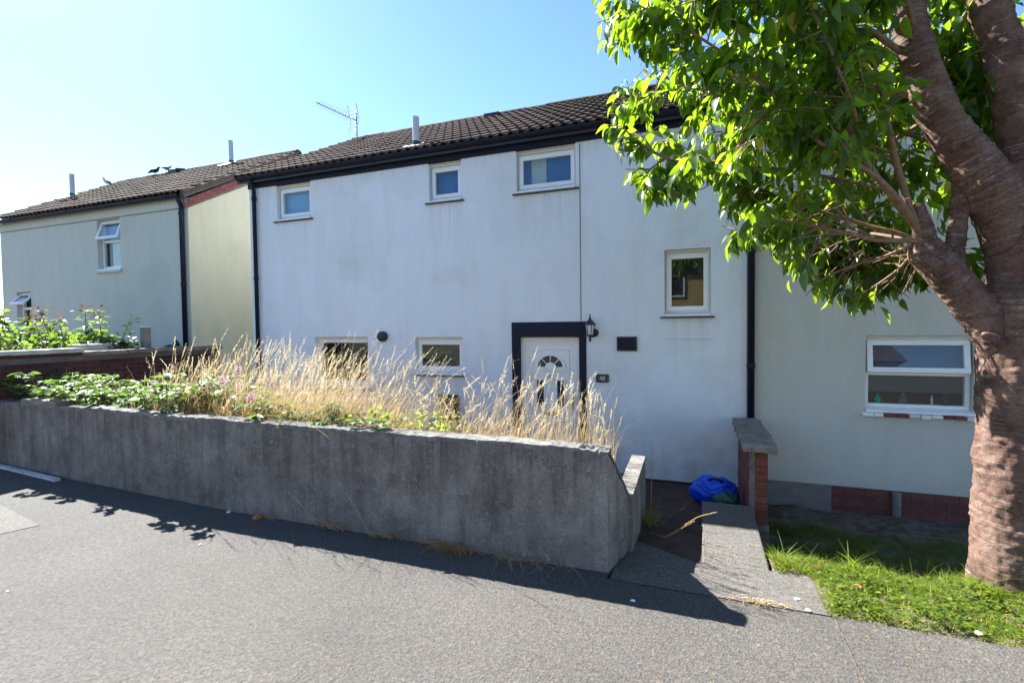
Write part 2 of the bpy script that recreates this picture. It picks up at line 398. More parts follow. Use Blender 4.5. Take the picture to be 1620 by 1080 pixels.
def link(name, me, mat, parent=None, smooth=False, bevel=0):
    if mat is not None and not me.materials:
        me.materials.append(M[mat] if isinstance(mat, str) else mat)
    if smooth: me.polygons.foreach_set('use_smooth', [True] * len(me.polygons))
    o = bpy.data.objects.new(name, me); COL.objects.link(o)
    if parent is not None:
        o.parent = parent
        if parent.location.length > 0 and parent.parent is None: o.location = -parent.location
    if bevel:
        b = o.modifiers.new("bevel", 'BEVEL'); b.width = bevel; b.segments = 2; b.limit_method = 'ANGLE'
    return o
def tag(o, label=None, cat=None, group=None, kind=None):
    for k, v in (('label', label), ('category', cat), ('group', group), ('kind', kind)):
        if v: o[k] = v
    return o
def empty(name, loc, label, cat, group=None):
    o = bpy.data.objects.new(name, None); COL.objects.link(o); o.location = loc; o.empty_display_size = .2
    return tag(o, label, cat, group)
def np_mesh(name, V, F, rnd=None):
    me = bpy.data.meshes.new(name)
    V = np.asarray(V, np.float32); F = np.asarray(F, np.int32)
    me.vertices.add(len(V)); me.vertices.foreach_set('co', V.ravel())
    k = F.shape[1]
    me.loops.add(F.size); me.loops.foreach_set('vertex_index', F.ravel())
    me.polygons.add(len(F)); me.polygons.foreach_set('loop_start', np.arange(0, F.size, k, dtype=np.int32))
    me.update(calc_edges=True)
    if rnd is not None:
        a = me.attributes.new('rnd', 'FLOAT', 'POINT'); a.data.foreach_set('value', np.asarray(rnd, np.float32))
    return me
def grid_mesh(name, xs, ys, zf):
    xs = np.asarray(xs); ys = np.asarray(ys); nx, ny = len(xs), len(ys)
    X, Yy = np.meshgrid(xs, ys, indexing='ij'); Z = zf(X, Yy)
    V = np.stack([X, Yy, Z], -1).reshape(-1, 3)
    i, j = np.meshgrid(np.arange(nx - 1), np.arange(ny - 1), indexing='ij'); a = (i * ny + j).ravel()
    F = np.stack([a, a + ny, a + ny + 1, a + 1], 1)
    return np_mesh(name, V, F)
def unit(a): return a / np.maximum(1e-9, np.linalg.norm(a, axis=-1, keepdims=True))

# leaf template
def leaf_template(wid=.25, fold=.25, droop=.35, seg=4):
    t = np.linspace(0, 1, seg + 1); w = wid * np.sin(np.pi * np.clip(t, 0.0, 1) ** .8) ** .85
    w[0] = .012; w[-1] = .004
    V = []
    for k in range(seg + 1):
        z = -droop * t[k] ** 2
        V += [(t[k], -w[k], z + fold * w[k]), (t[k], 0, z), (t[k], w[k], z + fold * w[k])]
    F = []
    for k in range(seg):
        a = 3 * k; F += [(a, a + 1, a + 4, a + 3), (a + 1, a + 2, a + 5, a + 4)]
    return np.array(V), np.array(F)
def batch(T, P, D, Nn, L, rnd, name):
    """instances of template T at P, along D, normal ~Nn, length L, baked to one mesh"""
    V, F = T; n = len(P)
    D = unit(D); Sd = unit(np.cross(Nn, D)); U = np.cross(D, Sd)
    out = P[:, None] + L[:, None, None] * (V[None, :, 0:1] * D[:, None] + V[None, :, 1:2] * Sd[:, None] + V[None, :, 2:3] * U[:, None])
    FF = (F[None] + (np.arange(n) * len(V))[:, None, None]).reshape(-1, F.shape[1])
    return np_mesh(name, out.reshape(-1, 3), FF, np.repeat(rnd, len(V)))
def strips(P, D0, bend, L, wdt, seg, rnd, name=None, side=None):
    """thin curved blades: start P, start dir D0, bend vector added over the length"""
    n = len(P); t = np.linspace(0, 1, seg + 1)
    C = P[:, None] + L[:, None, None] * (D0[:, None] * t[None, :, None] + bend[:, None] * (t[None, :, None] ** 2))
    if side is None:
        a = RNG.uniform(0, 2 * np.pi, n); side = np.stack([np.cos(a), np.sin(a), np.zeros(n)], 1)
    w = wdt[:, None] * np.maximum(.12, (1 - t[None] ** 1.6))
    A = C - side[:, None] * w[..., None] / 2; B = C + side[:, None] * w[..., None] / 2
    V = np.stack([A, B], 2).reshape(n, -1, 3)
    f = np.array([(2 * k, 2 * k + 1, 2 * k + 3, 2 * k + 2) for k in range(seg)])
    F = (f[None] + (np.arange(n) * 2 * (seg + 1))[:, None, None]).reshape(-1, 4)
    return V.reshape(-1, 3), F, np.repeat(rnd, 2 * (seg + 1)), C
def join(parts):
    V = []; F = []; R = []; o = 0
    for v, f, r in parts:
        V.append(v); F.append(f + o); R.append(r); o += len(v)
    return np.concatenate(V), np.concatenate(F), np.concatenate(R)

# ------------------------------------------------------------------ ground
def pav_z(X, Y):
    return np.where(X < -4.5, (-4.5 - X) * .027, 0.0) + 0.0 * Y
xs = np.concatenate([np.linspace(-60, -10, 12), np.linspace(-9.5, 0.02, 30), [0.40, .78], np.linspace(1, 60, 14)])
o = link("pavement", grid_mesh("pavement", xs, np.array([-1.2, 0, 1, 2, 3, 3.57]), pav_z), 'pavement'); tag(o, kind='structure')
# the strip between the joint line and the walls and path
mb = MB(); mb.add([(-60, 3.57, 1.5), (-9.5, 3.57, .135), (-4.5, 3.57, 0), (-.64, 3.57, 0), (-.64, 3.75, 0), (-4.5, 3.75, 0), (-9.5, 3.75, .135), (-60, 3.75, 1.5)],
                  [(0, 1, 6, 7), (1, 2, 5, 6), (2, 3, 4, 5)])
mb.build("pavement_edge", 'pavement')['kind'] = 'structure'
rd = MB(); rd.box(-60, 60, -9, -1.2, -.4, -.12); rd.build("road", 'road')['kind'] = 'structure'
gm = MB(); gm.add([(-800, -800, -.62), (800, -800, -.62), (800, 800, -.62), (-800, 800, -.62)], [(0, 1, 2, 3)])
M['ground'] = plain('dry_turf', (.10, .105, .05), .95, .1, var=.4, vscale=.6, space='World')
gm.build("ground", 'ground')['kind'] = 'structure'
# pale concrete patch let into the pavement, far left
pz = lambda x: (-4.5 - x) * .027 + .004 if x < -4.5 else .004
pt = [(-5.78, 2.73), (-6.75, 2.87), (-8.4, 3.08), (-8.4, 1.3), (-6.3, 1.5), (-5.88, 2.45)]
mb = MB(); mb.add([(x, y, pz(x)) for x, y in pt], [tuple(range(6))[::-1]]); mb.build("paving_patch", 'patch')['kind'] = 'structure'
# entrance slabs
mb = MB(); mb.add([], [])
mb.prism([(-.60, 3.575), (.757, 3.575), (.745, 4.05), (.487, 4.06), (.487, 3.975), (.012, 3.995), (-.50, 4.25), (-.50, 4.05), (-.55, 4.05), (-.60, 3.80)], -.30, .006, 2)
o = mb.build("threshold_slab", 'slab', bevel=.012); o['kind'] = 'structure'
mb = MB(); mb.box(.012, .487, 3.98, 5.49, -.5, .002)
o = mb.build("path_slab", 'slab', bevel=.014); o['kind'] = 'structure'
mb = MB(); mb.add([(.7775, 3.575, .0045), (.7775, -1.1, .0045), (.7855, -1.1, .0045), (.7855, 3.575, .0045)], [(0, 1, 2, 3)])
mb.build("pavement_joint", 'soil')['kind'] = 'structure'
mb = MB(); mb.prism([(3.98, -.6), (7.02, -.6), (7.02, -.31), (6.4, -.25), (5.45, -.12), (4.7, -.03), (3.98, -.012)], -.66, .012, 0)
mb.prism([(5.49, -.6), (7.02, -.6), (7.02, -.31), (6.4, -.25), (5.49, -.122)], .012, .47, 0)
mb.box(-8.0, -.66, 6.6, 7.02, -.6, -.30)
mb.build("path", 'path')['kind'] = 'structure'
# raised garden soil behind the retaining wall
def gz(X, Y):
    n = .05 * np.sin(3.1 * X + 1.7 * Y) + .04 * np.sin(7.3 * X - 4.1 * Y)
    return np.interp(Y, [3.7, 4.3, 5.6, 6.2, 6.95], [.62, .55, .15, -.1, -.26]) + n * .6
o = link("garden_soil", grid_mesh("garden_soil", np.linspace(-8.7, -.74, 60), np.linspace(3.74, 6.72, 26), gz), 'soil', smooth=True); o['kind'] = 'structure'
o = link("neighbour_soil", grid_mesh("neighbour_soil", np.linspace(-30, -8.85, 20), np.linspace(3.74, 7.28, 10), lambda X, Y: .55 + 0 * X), 'soil'); o['kind'] = 'structure'
# lawn ground
def lz(X, Y):
    b = np.interp(Y, [3.57, 3.62, 4.15, 4.35, 4.95, 5.4, 7.0], [-.012, .006, .012, -.03, -.40, -.44, -.46])
    n = .018 * np.sin(5.1 * X + 2.3 * Y) + .014 * np.sin(11 * X - 7 * Y) + .012 * np.sin(17 * X + 13 * Y)
    hump = .05 * np.exp(-((X - 2.0) ** 2 + (Y - 4.35) ** 2) / .18)
    n = n * np.clip((Y - 3.56) / .15, 0, 1)
    return b + n + hump - .09 * ((X < .752) & (Y < 4.03))
o = link("lawn_soil", grid_mesh("lawn_soil", np.linspace(.50, 9, 130), np.concatenate([[3.545, 3.568], np.linspace(3.6, 7.0, 70)]), lz), 'soil', smooth=True); o['kind'] = 'structure'

# ------------------------------------------------------------------ houses
def wall_with_holes(x0, x1, z0, z1, y, holes, depth=.16):
    """front face at y (facing -y) with reveals running back"""
    mb = MB()
    xs = sorted({x0, x1, *[h[0] for h in holes], *[h[1] for h in holes]})
    zs = sorted({z0, z1, *[h[2] for h in holes], *[h[3] for h in holes]})
    for i in range(len(xs) - 1):
        for j in range(len(zs) - 1):
            cx, cz = (xs[i] + xs[i + 1]) / 2, (zs[j] + zs[j + 1]) / 2
            if any(h[0] < cx < h[1] and h[2] < cz < h[3] for h in holes): continue
            mb.add([(xs[i], y, zs[j]), (xs[i + 1], y, zs[j]), (xs[i + 1], y, zs[j + 1]), (xs[i], y, zs[j + 1])], [(0, 1, 2, 3)])
    for a, b, c, d in holes:
        e = y + depth
        mb.add([(a, y, c), (b, y, c), (b, y, d), (a, y, d), (a, e, c), (b, e, c), (b, e, d), (a, e, d)],
               [(0, 4, 5, 1), (1, 5, 6, 2), (2, 6, 7, 3), (3, 7, 4, 0)])
    return mb

def window(house, xa, xb, za, zb, y, mats, sash=True, slate=True, rv=.085, transom=None, open_top=0., fw=.05, sw=.045, curtain=None, sill_h=.055, timber_top=True, cream=True):
    """opening xa..xb, za..zb; frame set rv behind the wall face"""
    f0 = y + rv; zs = za + sill_h
    fr = MB().ring(xa + .004, xb - .004, zs, zb - .004 - (.03 if timber_top else 0), fw, f0, f0 + .07)
    if transom: fr.box(xa + fw, xb - fw, f0 + .001, f0 + .07, transom - .03, transom + .03)
    w = fr.build("window", 'upvc', house, bevel=.006)
    if timber_top:
        MB().box(xa + .003, xb - .003, f0 - .03, f0 + .06, zb - .034, zb - .003).build("head_board", 'cream_wood', w)
    cells = [(zs + fw, zb - fw - (.034 if timber_top else .004), mats[0])] if not transom else [(zs + fw, transom - .03, mats[0]), (transom + .03, zb - fw - (.034 if timber_top else .004), mats[-1])]
    for k, (a, b, mt) in enumerate(cells):
        opened = (k == len(cells) - 1) and open_top
        if sash or opened:
            e = .022
            sb = MB().ring(xa + fw - e, xb - fw + e, a - e, b + e, sw + e * .6, -.02, .03)
            g0 = MB().box(xa + fw + sw - .012, xb - fw - sw + .012, .004, .010, a + sw - .012, b - sw + .012)
            for part, nm, mm in ((sb, "sash", 'upvc'), (g0, "pane", 'glass')):
                me = part.mesh(nm); top = b + e
                if opened:
                    for vtx in me.vertices:
                        q = Matrix.Rotation(-open_top, 3, 'X') @ Vector((0, vtx.co.y, vtx.co.z - top)); vtx.co.y = q.y; vtx.co.z = q.z + top
                for vtx in me.vertices: vtx.co.y += f0 - .004
                link(nm, me, mm, w, bevel=.005 if nm == "sash" else 0)
        else:
            MB().box(xa + fw - .006, xb - fw + .006, f0 + .028, f0 + .034, a - .006, b + .006).build("pane", 'glass', w)
        MB().box(xa + fw * .5, xb - fw * .5, f0 + .085, f0 + .095, a - .02, b + .02).build("blind", mt, w)  # flat panel behind the glass; dark ones paint an unlit room
        if curtain and k == 0:
            c0, c1, cm = curtain
            mbc = MB(); n = 14
            for i in range(n):
                u0 = c0 + (c1 - c0) * i / n; u1 = c0 + (c1 - c0) * (i + 1) / n; d0 = .010 * (i % 2) - .012; d1 = .010 * ((i + 1) % 2) - .012
                mbc.add([(u0, f0 + .08 + d0, a), (u1, f0 + .08 + d1, a), (u1, f0 + .08 + d1, b), (u0, f0 + .08 + d0, b)], [(0, 1, 2, 3)])
            mbc.build("curtain", cm, w)
    if sill_h > .02:
        MB().prism([(y - .028, za + .004), (f0 + .05, za + .004), (f0 + .05, zs - .001), (f0 - .002, zs - .001), (y - .028, zs - .022)], xa + .003, xb - .003, 0).build("sill", 'upvc', w, bevel=.004)
    if slate:
        MB().box(xa - .055, xb + .05, y - .045, y + .06, za - .018, za + .002).build("sill_strip", 'slate', w, bevel=.003)
    return w

def gutter(x0, x1, y, z, house, r=.058, mat='navy_trim', step=2.0):
    mb = MB(); n = 8; prof = [(r * math.cos(math.pi + math.pi * k / n), r * math.sin(math.pi + math.pi * k / n)) for k in range(n + 1)]
    inner = [((r - .006) * math.cos(math.pi + math.pi * k / n), (r - .006) * math.sin(math.pi + math.pi * k / n)) for k in range(n + 1)][::-1]
    poly = [(y + a, z + b) for a, b in prof + inner]
    mb.prism(poly, x0, x1, 0); g_ = mb.build("gutter", mat, house)
    x = x0 + .9
    while x < x1:
        MB().prism([(y + a * 1.14, z + b * 1.14 + .003) for a, b in prof], x, x + .07, 0).build("gutter_bracket", mat, g_)
        x += step
    return g_
def downpipe(x, y, z0, z1, house, mat='navy_trim', r=.036, swan=.10):
    mb = MB(); mb.tube([(x, y - swan, z1), (x, y - swan, z1 - .05), (x, y - .02, z1 - .22), (x, y - .02, z0)], r, 12)
    p = mb.build("drainpipe", mat, house, smooth=True)
    z = z1 - .35
    while z > z0 + .3:
        MB().tube([(x, y - .02, z), (x, y - .02, z - .055)], r + .009, 12).build("pipe_clip", mat, p)
        z -= 1.45
    return p

TPITCH = math.atan2(6.46 - 4.60, 10.33 - 6.86)
def tile_mesh(w, L):
    """double-roll interlocking concrete tile, ~50 triangles, local x across, y up the slope, z out"""
    xs_ = np.array([0, .07, .16, .25, .32, .5, .57, .66, .75, .82, 1.0]) * w
    zs_ = np.array([.0, .022, .034, .022, 0, 0, .022, .034, .022, 0, 0])
    V = []; F = []; n = len(xs_)
    for (yy, up) in ((-.0, .045), (L + .05, .012)):
        for x, z in zip(xs_, zs_): V.append((x, yy, z + up))
    for x, z in zip(xs_, zs_): V.append((x, -.0, z + up - .0 + .018 - .012 * 1))
    for i in range(n - 1):
        F.append((i, i + 1, n + i + 1, n + i)); F.append((2 * n + i, 2 * n + i + 1, i + 1, i))
    V += [(0, 0, 0), (0, L + .05, 0), (w, 0, 0), (w, L + .05, 0)]
    k = 3 * n
    F.append((k, 0, n, k + 1)); F.append((k + 2, k + 3, 2 * n - 1, n - 1))
    me = bpy.data.meshes.new("roof_tile"); me.from_pydata(V, [], F); me.update(); me.materials.append(M['tile']); return me
def make_roof(house, x0, x1, ye, ze, yr, zr, cols, rows, single=True, back=True, ridge=True):
    sl = math.hypot(yr - ye, zr - ze); a = math.atan2(zr - ze, yr - ye); w = (x1 - x0) / cols; L = sl / rows
    deck = MB(); th = .07
    deck.add([(x0 + .02, ye + .03, ze - .03), (x1 - .02, ye + .03, ze - .03), (x1 - .02, yr, zr - .03), (x0 + .02, yr, zr - .03),
              (x0 + .02, 2 * yr - ye, ze - .02), (x1 - .02, 2 * yr - ye, ze - .02),
              (x0 + .02, ye + .03, ze - .03 - th), (x1 - .02, ye + .03, ze - .03 - th), (x1 - .02, yr, zr - .03 - th), (x0 + .02, yr, zr - .03 - th),
              (x0 + .02, 2 * yr - ye, ze - .02 - th), (x1 - .02, 2 * yr - ye, ze - .02 - th)],
             [(0, 1, 2, 3), (3, 2, 5, 4), (6, 9, 8, 7), (9, 10, 11, 8), (0, 6, 7, 1), (4, 5, 11, 10), (0, 3, 9, 6), (3, 4, 10, 9), (1, 7, 8, 2), (2, 8, 11, 5)])
    roof = deck.build("roof", 'dark_plastic', house)
    tm = tile_mesh(w, L)
    R = Matrix.Rotation(a, 4, 'X'); rr = random.Random(3)
    if single:
        for r in range(rows):
            for c in range(cols):
                o = bpy.data.objects.new("roof_tile", tm); COL.objects.link(o); o.parent = roof
                jx = rr.gauss(0, .003) ; tw = rr.gauss(0, .006)
                o.matrix_local = Matrix.Translation((x0 + c * w + jx, ye + math.cos(a) * L * r, ze + math.sin(a) * L * r)) @ R @ Matrix.Rotation(tw, 4, 'Z') @ Matrix.Rotation(rr.gauss(0, .006), 4, 'X')
    else:
        V0 = np.array([v.co for v in tm.vertices]); fs = [tuple(p.vertices) for p in tm.polygons]; mb = MB()
        for r in range(rows):
            for c in range(cols):
                q = Matrix.Translation((x0 + c * w, ye + math.cos(a) * L * r, ze + math.sin(a) * L * r)) @ R
                mb.add([tuple(q @ Vector(v)) for v in V0], fs)
        o = mb.build("roof_tiles", 'tile', roof); o['kind'] = 'stuff'
    if ridge:
        n = 8; k = max(1, round((x1 - x0) / .45)); lw = (x1 - x0) / k
        prof = [(.125 * math.cos(math.pi * i / n), .095 * math.sin(math.pi * i / n)) for i in range(n + 1)]
        prof += [(.105 * math.cos(math.pi * i / n), .075 * math.sin(math.pi * i / n)) for i in range(n, -1, -1)]
        rm = MB().prism(prof, 0, lw - .008, 0).mesh("ridge_tile"); rm.materials.append(M['tile'])
        for i in range(k):
            o = bpy.data.objects.new("ridge_tile", rm); COL.objects.link(o); o.parent = roof
            o.location = (x0 + i * lw, yr, zr - .015 + rr.gauss(0, .004))
    return roof
def on_roof(y, ye=6.86, ze=4.60, yr=10.33, zr=6.46): return ze + (y - ye) * (zr - ze) / (yr - ye)
def flue(house, x, y, h, s=.055, flash=True):
    z = on_roof(y)
    f = MB().tube([(x, y, z - .05), (x, y, z + h)], s, 14).build("flue_pipe", 'grey_plastic', house, smooth=False)
    MB().tube([(x, y, z + .02), (x, y, z + .10)], s + .008, 14).build("flue_collar", 'dark_plastic', f)
    if flash:
        mb = MB(); a = TPITCH
        mb.prism([(y - .25, on_roof(y - .25) + .055), (y - .05, on_roof(y - .05) + .065), (y + .08, on_roof(y + .08) + .06), (y + .08, on_roof(y + .08) + .05), (y - .25, on_roof(y - .25) + .045)], x - .19, x + .12, 0)
        mb.build("flashing", 'lead', f)
    return f
def roof_vent(house, x, y):
    z = on_roof(y)
    MB().prism([(y - .16, z - .08), (y - .16, z + .06), (y + .10, z + .12), (y + .10, z - .02)], x - .15, x + .15, 0).build("roof_vent", 'dark_plastic', house, bevel=.01)

# ---- main white house
YF = 7.0
HX0, HX1 = -7.83, .553
wh = empty("white_house", (-3.6, 7.0, -.4), "white rendered two storey terraced house with navy fascia and tiled roof in the middle", "house")
OPEN = dict(bedroom=(-7.17, -6.40, 3.77, 4.405), landing=(-4.03, -3.46, 3.795, 4.405), bathroom=(-2.55, -1.655, 3.785, 4.405), stair=(-.45, .125, 1.935, 2.83),
            kitchen=(-6.386, -5.255, .80, 1.685), toilet=(-4.34, -3.48, 1.068, 1.673))
DOOR = (-2.54, -1.62, -.28, 1.672)
holes = list(OPEN.values()) + [DOOR]
mb = wall_with_holes(HX0, HX1, -.165, 4.425, YF, holes)
mb.add([(HX0, YF, -.165), (HX0, YF, 4.425), (HX0, 13.7, 4.425), (HX0, 13.7, -.165), (HX1, 13.7, -.165), (HX1, 13.7, 4.425), (HX1, YF, 4.425), (HX1, YF, -.165)],
       [(0, 1, 2, 3), (3, 2, 5, 4)])
# gable triangle
mb.add([(HX0, YF, 4.425), (HX0, 10.33, 6.3), (HX0, 13.7, 4.425), (HX1, YF, 4.425), (HX1, 10.33, 6.3), (HX1, 13.7, 4.425)], [(0, 1, 2), (3, 5, 4)])
mb.build("wall", 'white_render', wh)
MB().box(HX0 + .01, DOOR[0] - .01, YF + .012, YF + .2, -.62, -.163).box(DOOR[1] + .01, HX1 - .02, YF + .012, YF + .2, -.62, -.163).build("plinth", 'plinth', wh)
MB().box(HX0 - .01, HX1 - .002, YF - .022, YF + .3, 4.424, 4.60).build("fascia", 'navy', wh)
# dark paint dips down beside each upper window as a soffit return
for k in ('bedroom', 'landing', 'bathroom'):
    a, b, c, d = OPEN[k]
    MB().box(a + .002, b - .002, YF - .012, YF + .08, d + .001, 4.4235).build("lintel_board", 'navy', wh)
window(wh, *OPEN['bedroom'], YF, ['blind_blue'])
window(wh, *OPEN['landing'], YF, ['blind_deep'])
window(wh, *OPEN['bathroom'], YF, ['blind_deep'], curtain=(-2.36, -2.13, 'bone'))
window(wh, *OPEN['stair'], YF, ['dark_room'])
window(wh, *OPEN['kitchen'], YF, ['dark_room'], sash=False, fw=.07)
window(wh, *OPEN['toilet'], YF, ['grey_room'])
# movement joint and patched area under the stair window, as thin raised seams
MB().box(-1.60, -1.588, YF - .006, YF + .01, 1.90, 4.40).build("movement_joint", 'grey_plinth', wh)
MB().box(-.46, .14, YF - .004, YF + .01, 1.632, 1.640).build("patch_seam", 'cream_render', wh)
gutter(HX0 - .12, .59, 6.865, 4.60, wh)
downpipe(-7.66, 6.965, -.35, 4.60, wh)
downpipe(.60, 6.965, -.35, 4.58, wh, r=.042)
roof = make_roof(wh, -8.02, .56, 6.86, 4.60, 10.33, 6.46, 27, 11)
flue(wh, -4.37, 7.2, .50)
roof_vent(wh, -4.17, 10.05)
# door
dr = MB().ring(DOOR[0] + .003, DOOR[1] - .003, DOOR[2], DOOR[3] - .003, .065, YF + .07, YF + .14).build("door", 'upvc', wh, bevel=.006)
dx0, dx1, dz0, dz1 = DOOR[0] + .068, DOOR[1] - .068, DOOR[2] + .07, DOOR[3] - .068
MB().box(dx0, dx1, YF + .085, YF + .125, dz0, dz1).build("door_leaf", 'upvc', dr, bevel=.004)
MB().ring(dx0 + .10, dx1 - .10, dz0 + .1, dz1 - .11, .022, YF + .073, YF + .086).build("moulding", 'upvc', dr, bevel=.006)
cx = (dx0 + dx1) / 2; fz = 1.215
def arc_ring(r0, r1, y0, y1, n=18):
    m_ = MB(); vs = []
    poly = [(cx + r1 * math.cos(math.pi * i / n), fz + r1 * .92 * math.sin(math.pi * i / n)) for i in range(n + 1)] + [(cx + r0 * math.cos(math.pi * i / n), fz + r0 * .92 * math.sin(math.pi * i / n)) for i in range(n, -1, -1)]
    for i in range(n):
        q = [poly[i], poly[i + 1], poly[2 * n + 1 - i - 1], poly[2 * n + 1 - i]]
        m_.prism([(p[0], p[1]) for p in q], y0, y1, 1)
    return m_
arc_ring(.195, .235, YF + .066, YF + .086).box(cx - .235, cx + .235, YF + .066, YF + .086, fz - .035, fz).build("fanlight_frame", 'upvc', dr)
for i in range(4):
    a0 = math.pi * (i / 4) + .07; a1 = math.pi * ((i + 1) / 4) - .07; pts = []
    for t in np.linspace(a0, a1, 5): pts.append((cx + .19 * math.cos(t), fz + .005 + .175 * math.sin(t)))
    for t in np.linspace(a1, a0, 4): pts.append((cx + .085 * math.cos(t), fz + .005 + .078 * math.sin(t)))
    MB().prism(pts, YF + .078, YF + .0845, 1).build("fanlight_pane", 'grey_room', dr)
for sx in (-1, 1):
    px = cx + sx * .155
    MB().ring(px - .075, px + .075, .62, 1.05, .025, YF + .070, YF + .086).build("panel_frame", 'upvc', dr, bevel=.004)
    MB().box(px - .05, px + .05, YF + .079, YF + .0845, .645, 1.025).build("pane", 'dark_room', dr)
    for zz in (.74, .835, .93):
        MB().box(px - .05, px + .05, YF + .0775, YF + .0785, zz - .004, zz + .004).build("glazing_bar", 'metal', dr)
    MB().ring(px - .13, px + .13, -.1, .44, .022, YF + .070, YF + .086).build("lower_panel", 'upvc', dr, bevel=.005)
MB().box(cx - .125, cx + .125, YF + .066, YF + .084, .505, .56).build("letterbox", 'brass', dr, bevel=.006)
MB().lathe([(.012, 0), (.034, .004), (.036, .012), (.012, .022), (.0, .03)], (cx, YF + .083, 1.10), 'y', 14).tube([(cx - .025, YF + .06, 1.09), (cx - .03, YF + .055, 1.055), (cx, YF + .05, 1.03), (cx + .03, YF + .055, 1.055), (cx + .025, YF + .06, 1.09)], .007, 6).build("knocker", 'brass', dr)
MB().box(dx1 - .075, dx1 - .045, YF + .072, YF + .086, .62, .86).box(dx1 - .15, dx1 - .045, YF + .045, YF + .06, .735, .755).build("handle", 'brass', dr, bevel=.004)
sr = MB().box(-2.65, -2.538, YF - .016, YF + .07, -.2, 1.672).box(-1.622, -1.52, YF - .016, YF + .07, -.2, 1.672).box(-2.65, -1.52, YF - .018, YF + .07, 1.670, 1.892)
sr.build("door_surround", 'navy', wh)
# extractor outlet
ev = MB().lathe([(.085, -.0), (.09, -.05), (.075, -.085), (.03, -.10), (.0, -.102)], (-4.94, YF, 1.69), 'y', 18).build("extractor_cowl", 'dark_plastic', wh, smooth=False)

# lantern on the wall beside the door
LX, LZ = -1.44, 1.78
ln = empty("wall_lantern", (LX, 6.9, LZ), "black coach lantern with glass sides fixed to the white wall by the door top", "wall lamp")
MB().lathe([(.0, .215), (.008, .21), (.010, .165), (.018, .16), (.014, .145), (.045, .115), (.080, .068), (.084, .062), (.070, .058)], (LX, 6.88, LZ), 'z', 6).build("lamp_roof", 'dark_plastic', ln)
MB().lathe([(.062, .060), (.040, -.075)], (LX, 6.88, LZ), 'z', 6).build("lamp_glass", 'bone', ln)
mb = MB()
for k in range(6):
    t = 2 * math.pi * k / 6; mb.tube([(LX + .066 * math.cos(t), 6.88 + .066 * math.sin(t), LZ + .06), (LX + .042 * math.cos(t), 6.88 + .042 * math.sin(t), LZ - .078)], .005, 5)
mb.lathe([(.046, -.075), (.044, -.09), (.02, -.105), (.016, -.15), (.022, -.155), (.008, -.175), (.0, -.178)], (LX, 6.88, LZ), 'z', 8).build("lamp_cage", 'dark_plastic', ln)
mb = MB(); mb.lathe([(.0, -.035), (.03, -.03), (.058, -.008), (.06, -.0)], (LX + .04, 7.0, LZ - .05), 'y', 14); mb.tube([(LX + .04, 6.98, LZ - .05), (LX + .03, 6.93, LZ - .11), (LX, 6.88, LZ - .10)], .012, 7)
mb.build("wall_mount", 'dark_plastic', ln)
pq = MB().box(-1.086, -.815, YF - .03, YF - .001, 1.475, 1.673).build("wall_plaque", 'navy', bevel=.004)
tag(pq, "plain dark rectangular plate on the white wall right of the lantern", "plaque")
pqf = MB().ring(-1.080, -.821, 1.481, 1.667, .012, YF - .034, YF - .0305).build("rim", 'dark_plastic', pq)
ns = MB().prism([(-1.380 + .012, 1.03), (-1.205 - .012, 1.03), (-1.205, 1.045), (-1.205, 1.128), (-1.217, 1.143), (-1.368, 1.143), (-1.38, 1.128), (-1.38, 1.045)], YF - .022, YF - .001, 1).build("house_number_sign", 'slate', bevel=.003)
tag(ns, "small grey slate number sign low on the wall beside the door", "sign")
cu = bpy.data.curves.new("digits", 'FONT'); cu.body = "48"; cu.size = .082; cu.align_x = 'CENTER'; cu.align_y = 'CENTER'; cu.extrude = .002
dg = bpy.data.objects.new("digits", cu); COL.objects.link(dg)
dgm = bpy.data.meshes.new_from_object(dg.evaluated_get(bpy.context.evaluated_depsgraph_get())); bpy.data.objects.remove(dg)
dg = bpy.data.objects.new("digits", dgm); COL.objects.link(dg); dgm.materials.clear(); dgm.materials.append(M['cream_wood'])
dg.parent = ns; dg.location = (-1.2925, YF - .0245, 1.087); dg.rotation_euler = (math.pi / 2, 0, 0)
mt = MB().box(-3.91, -3.55, YF - .06, YF - .001, .17, .765).build("meter_cupboard", 'dark_plastic', bevel=.01)
tag(mt, "dark meter cupboard on the white wall half hidden by dry grass under the small window", "meter box")
MB().ring(-3.885, -3.575, .195, .74, .03, YF - .068, YF - .0605).build("lid", 'dark_plastic', mt)

# ---- cream house on the right
ch = empty("cream_house", (3.0, 7.0, -.4), "cream rendered house behind the tree with wide white kitchen window", "house")
RW = (1.835, 2.86, .765, 1.672)
mb = wall_with_holes(.648, 8.6, -.150, 4.425, YF + .004, [RW, (4.6, 5.6, .765, 1.672), (2.2, 3.1, 3.785, 4.405)])
mb.add([(.648, 7.004, -.15), (.648, 7.004, 4.425), (.648, 13.7, 4.425), (.648, 13.7, -.15), (8.6, 13.7, -.15), (8.6, 13.7, 4.425), (8.6, 7.004, 4.425), (8.6, 7.004, -.15)], [(0, 1, 2, 3), (3, 2, 5, 4), (4, 5, 6, 7)])
mb.add([(.655, YF + .0, -.5), (.553, YF + .02, -.5), (.553, YF + .02, 4.42), (.655, YF + .02, 4.42)], [(0, 1, 2, 3)])
mb.build("wall", 'cream_render', ch)
MB().box(.56, 8.6, YF - .02, YF + .3, 4.424, 4.60).build("fascia", 'navy', ch)
rwin = window(ch, *RW, YF + .004, ['dark_room', 'lilac_blind'], slate=False, sash=False, transom=1.232, open_top=.12, fw=.045, timber_top=True, rv=.07)
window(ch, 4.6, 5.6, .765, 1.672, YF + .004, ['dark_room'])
window(ch, 2.2, 3.1, 3.785, 4.405, YF + .004, ['blind_deep'])
MB().box(RW[0] + .03, RW[1] - .03, 7.135, 7.142, 1.0, 1.225).build("roller_blind", 'brown_blind', rwin)
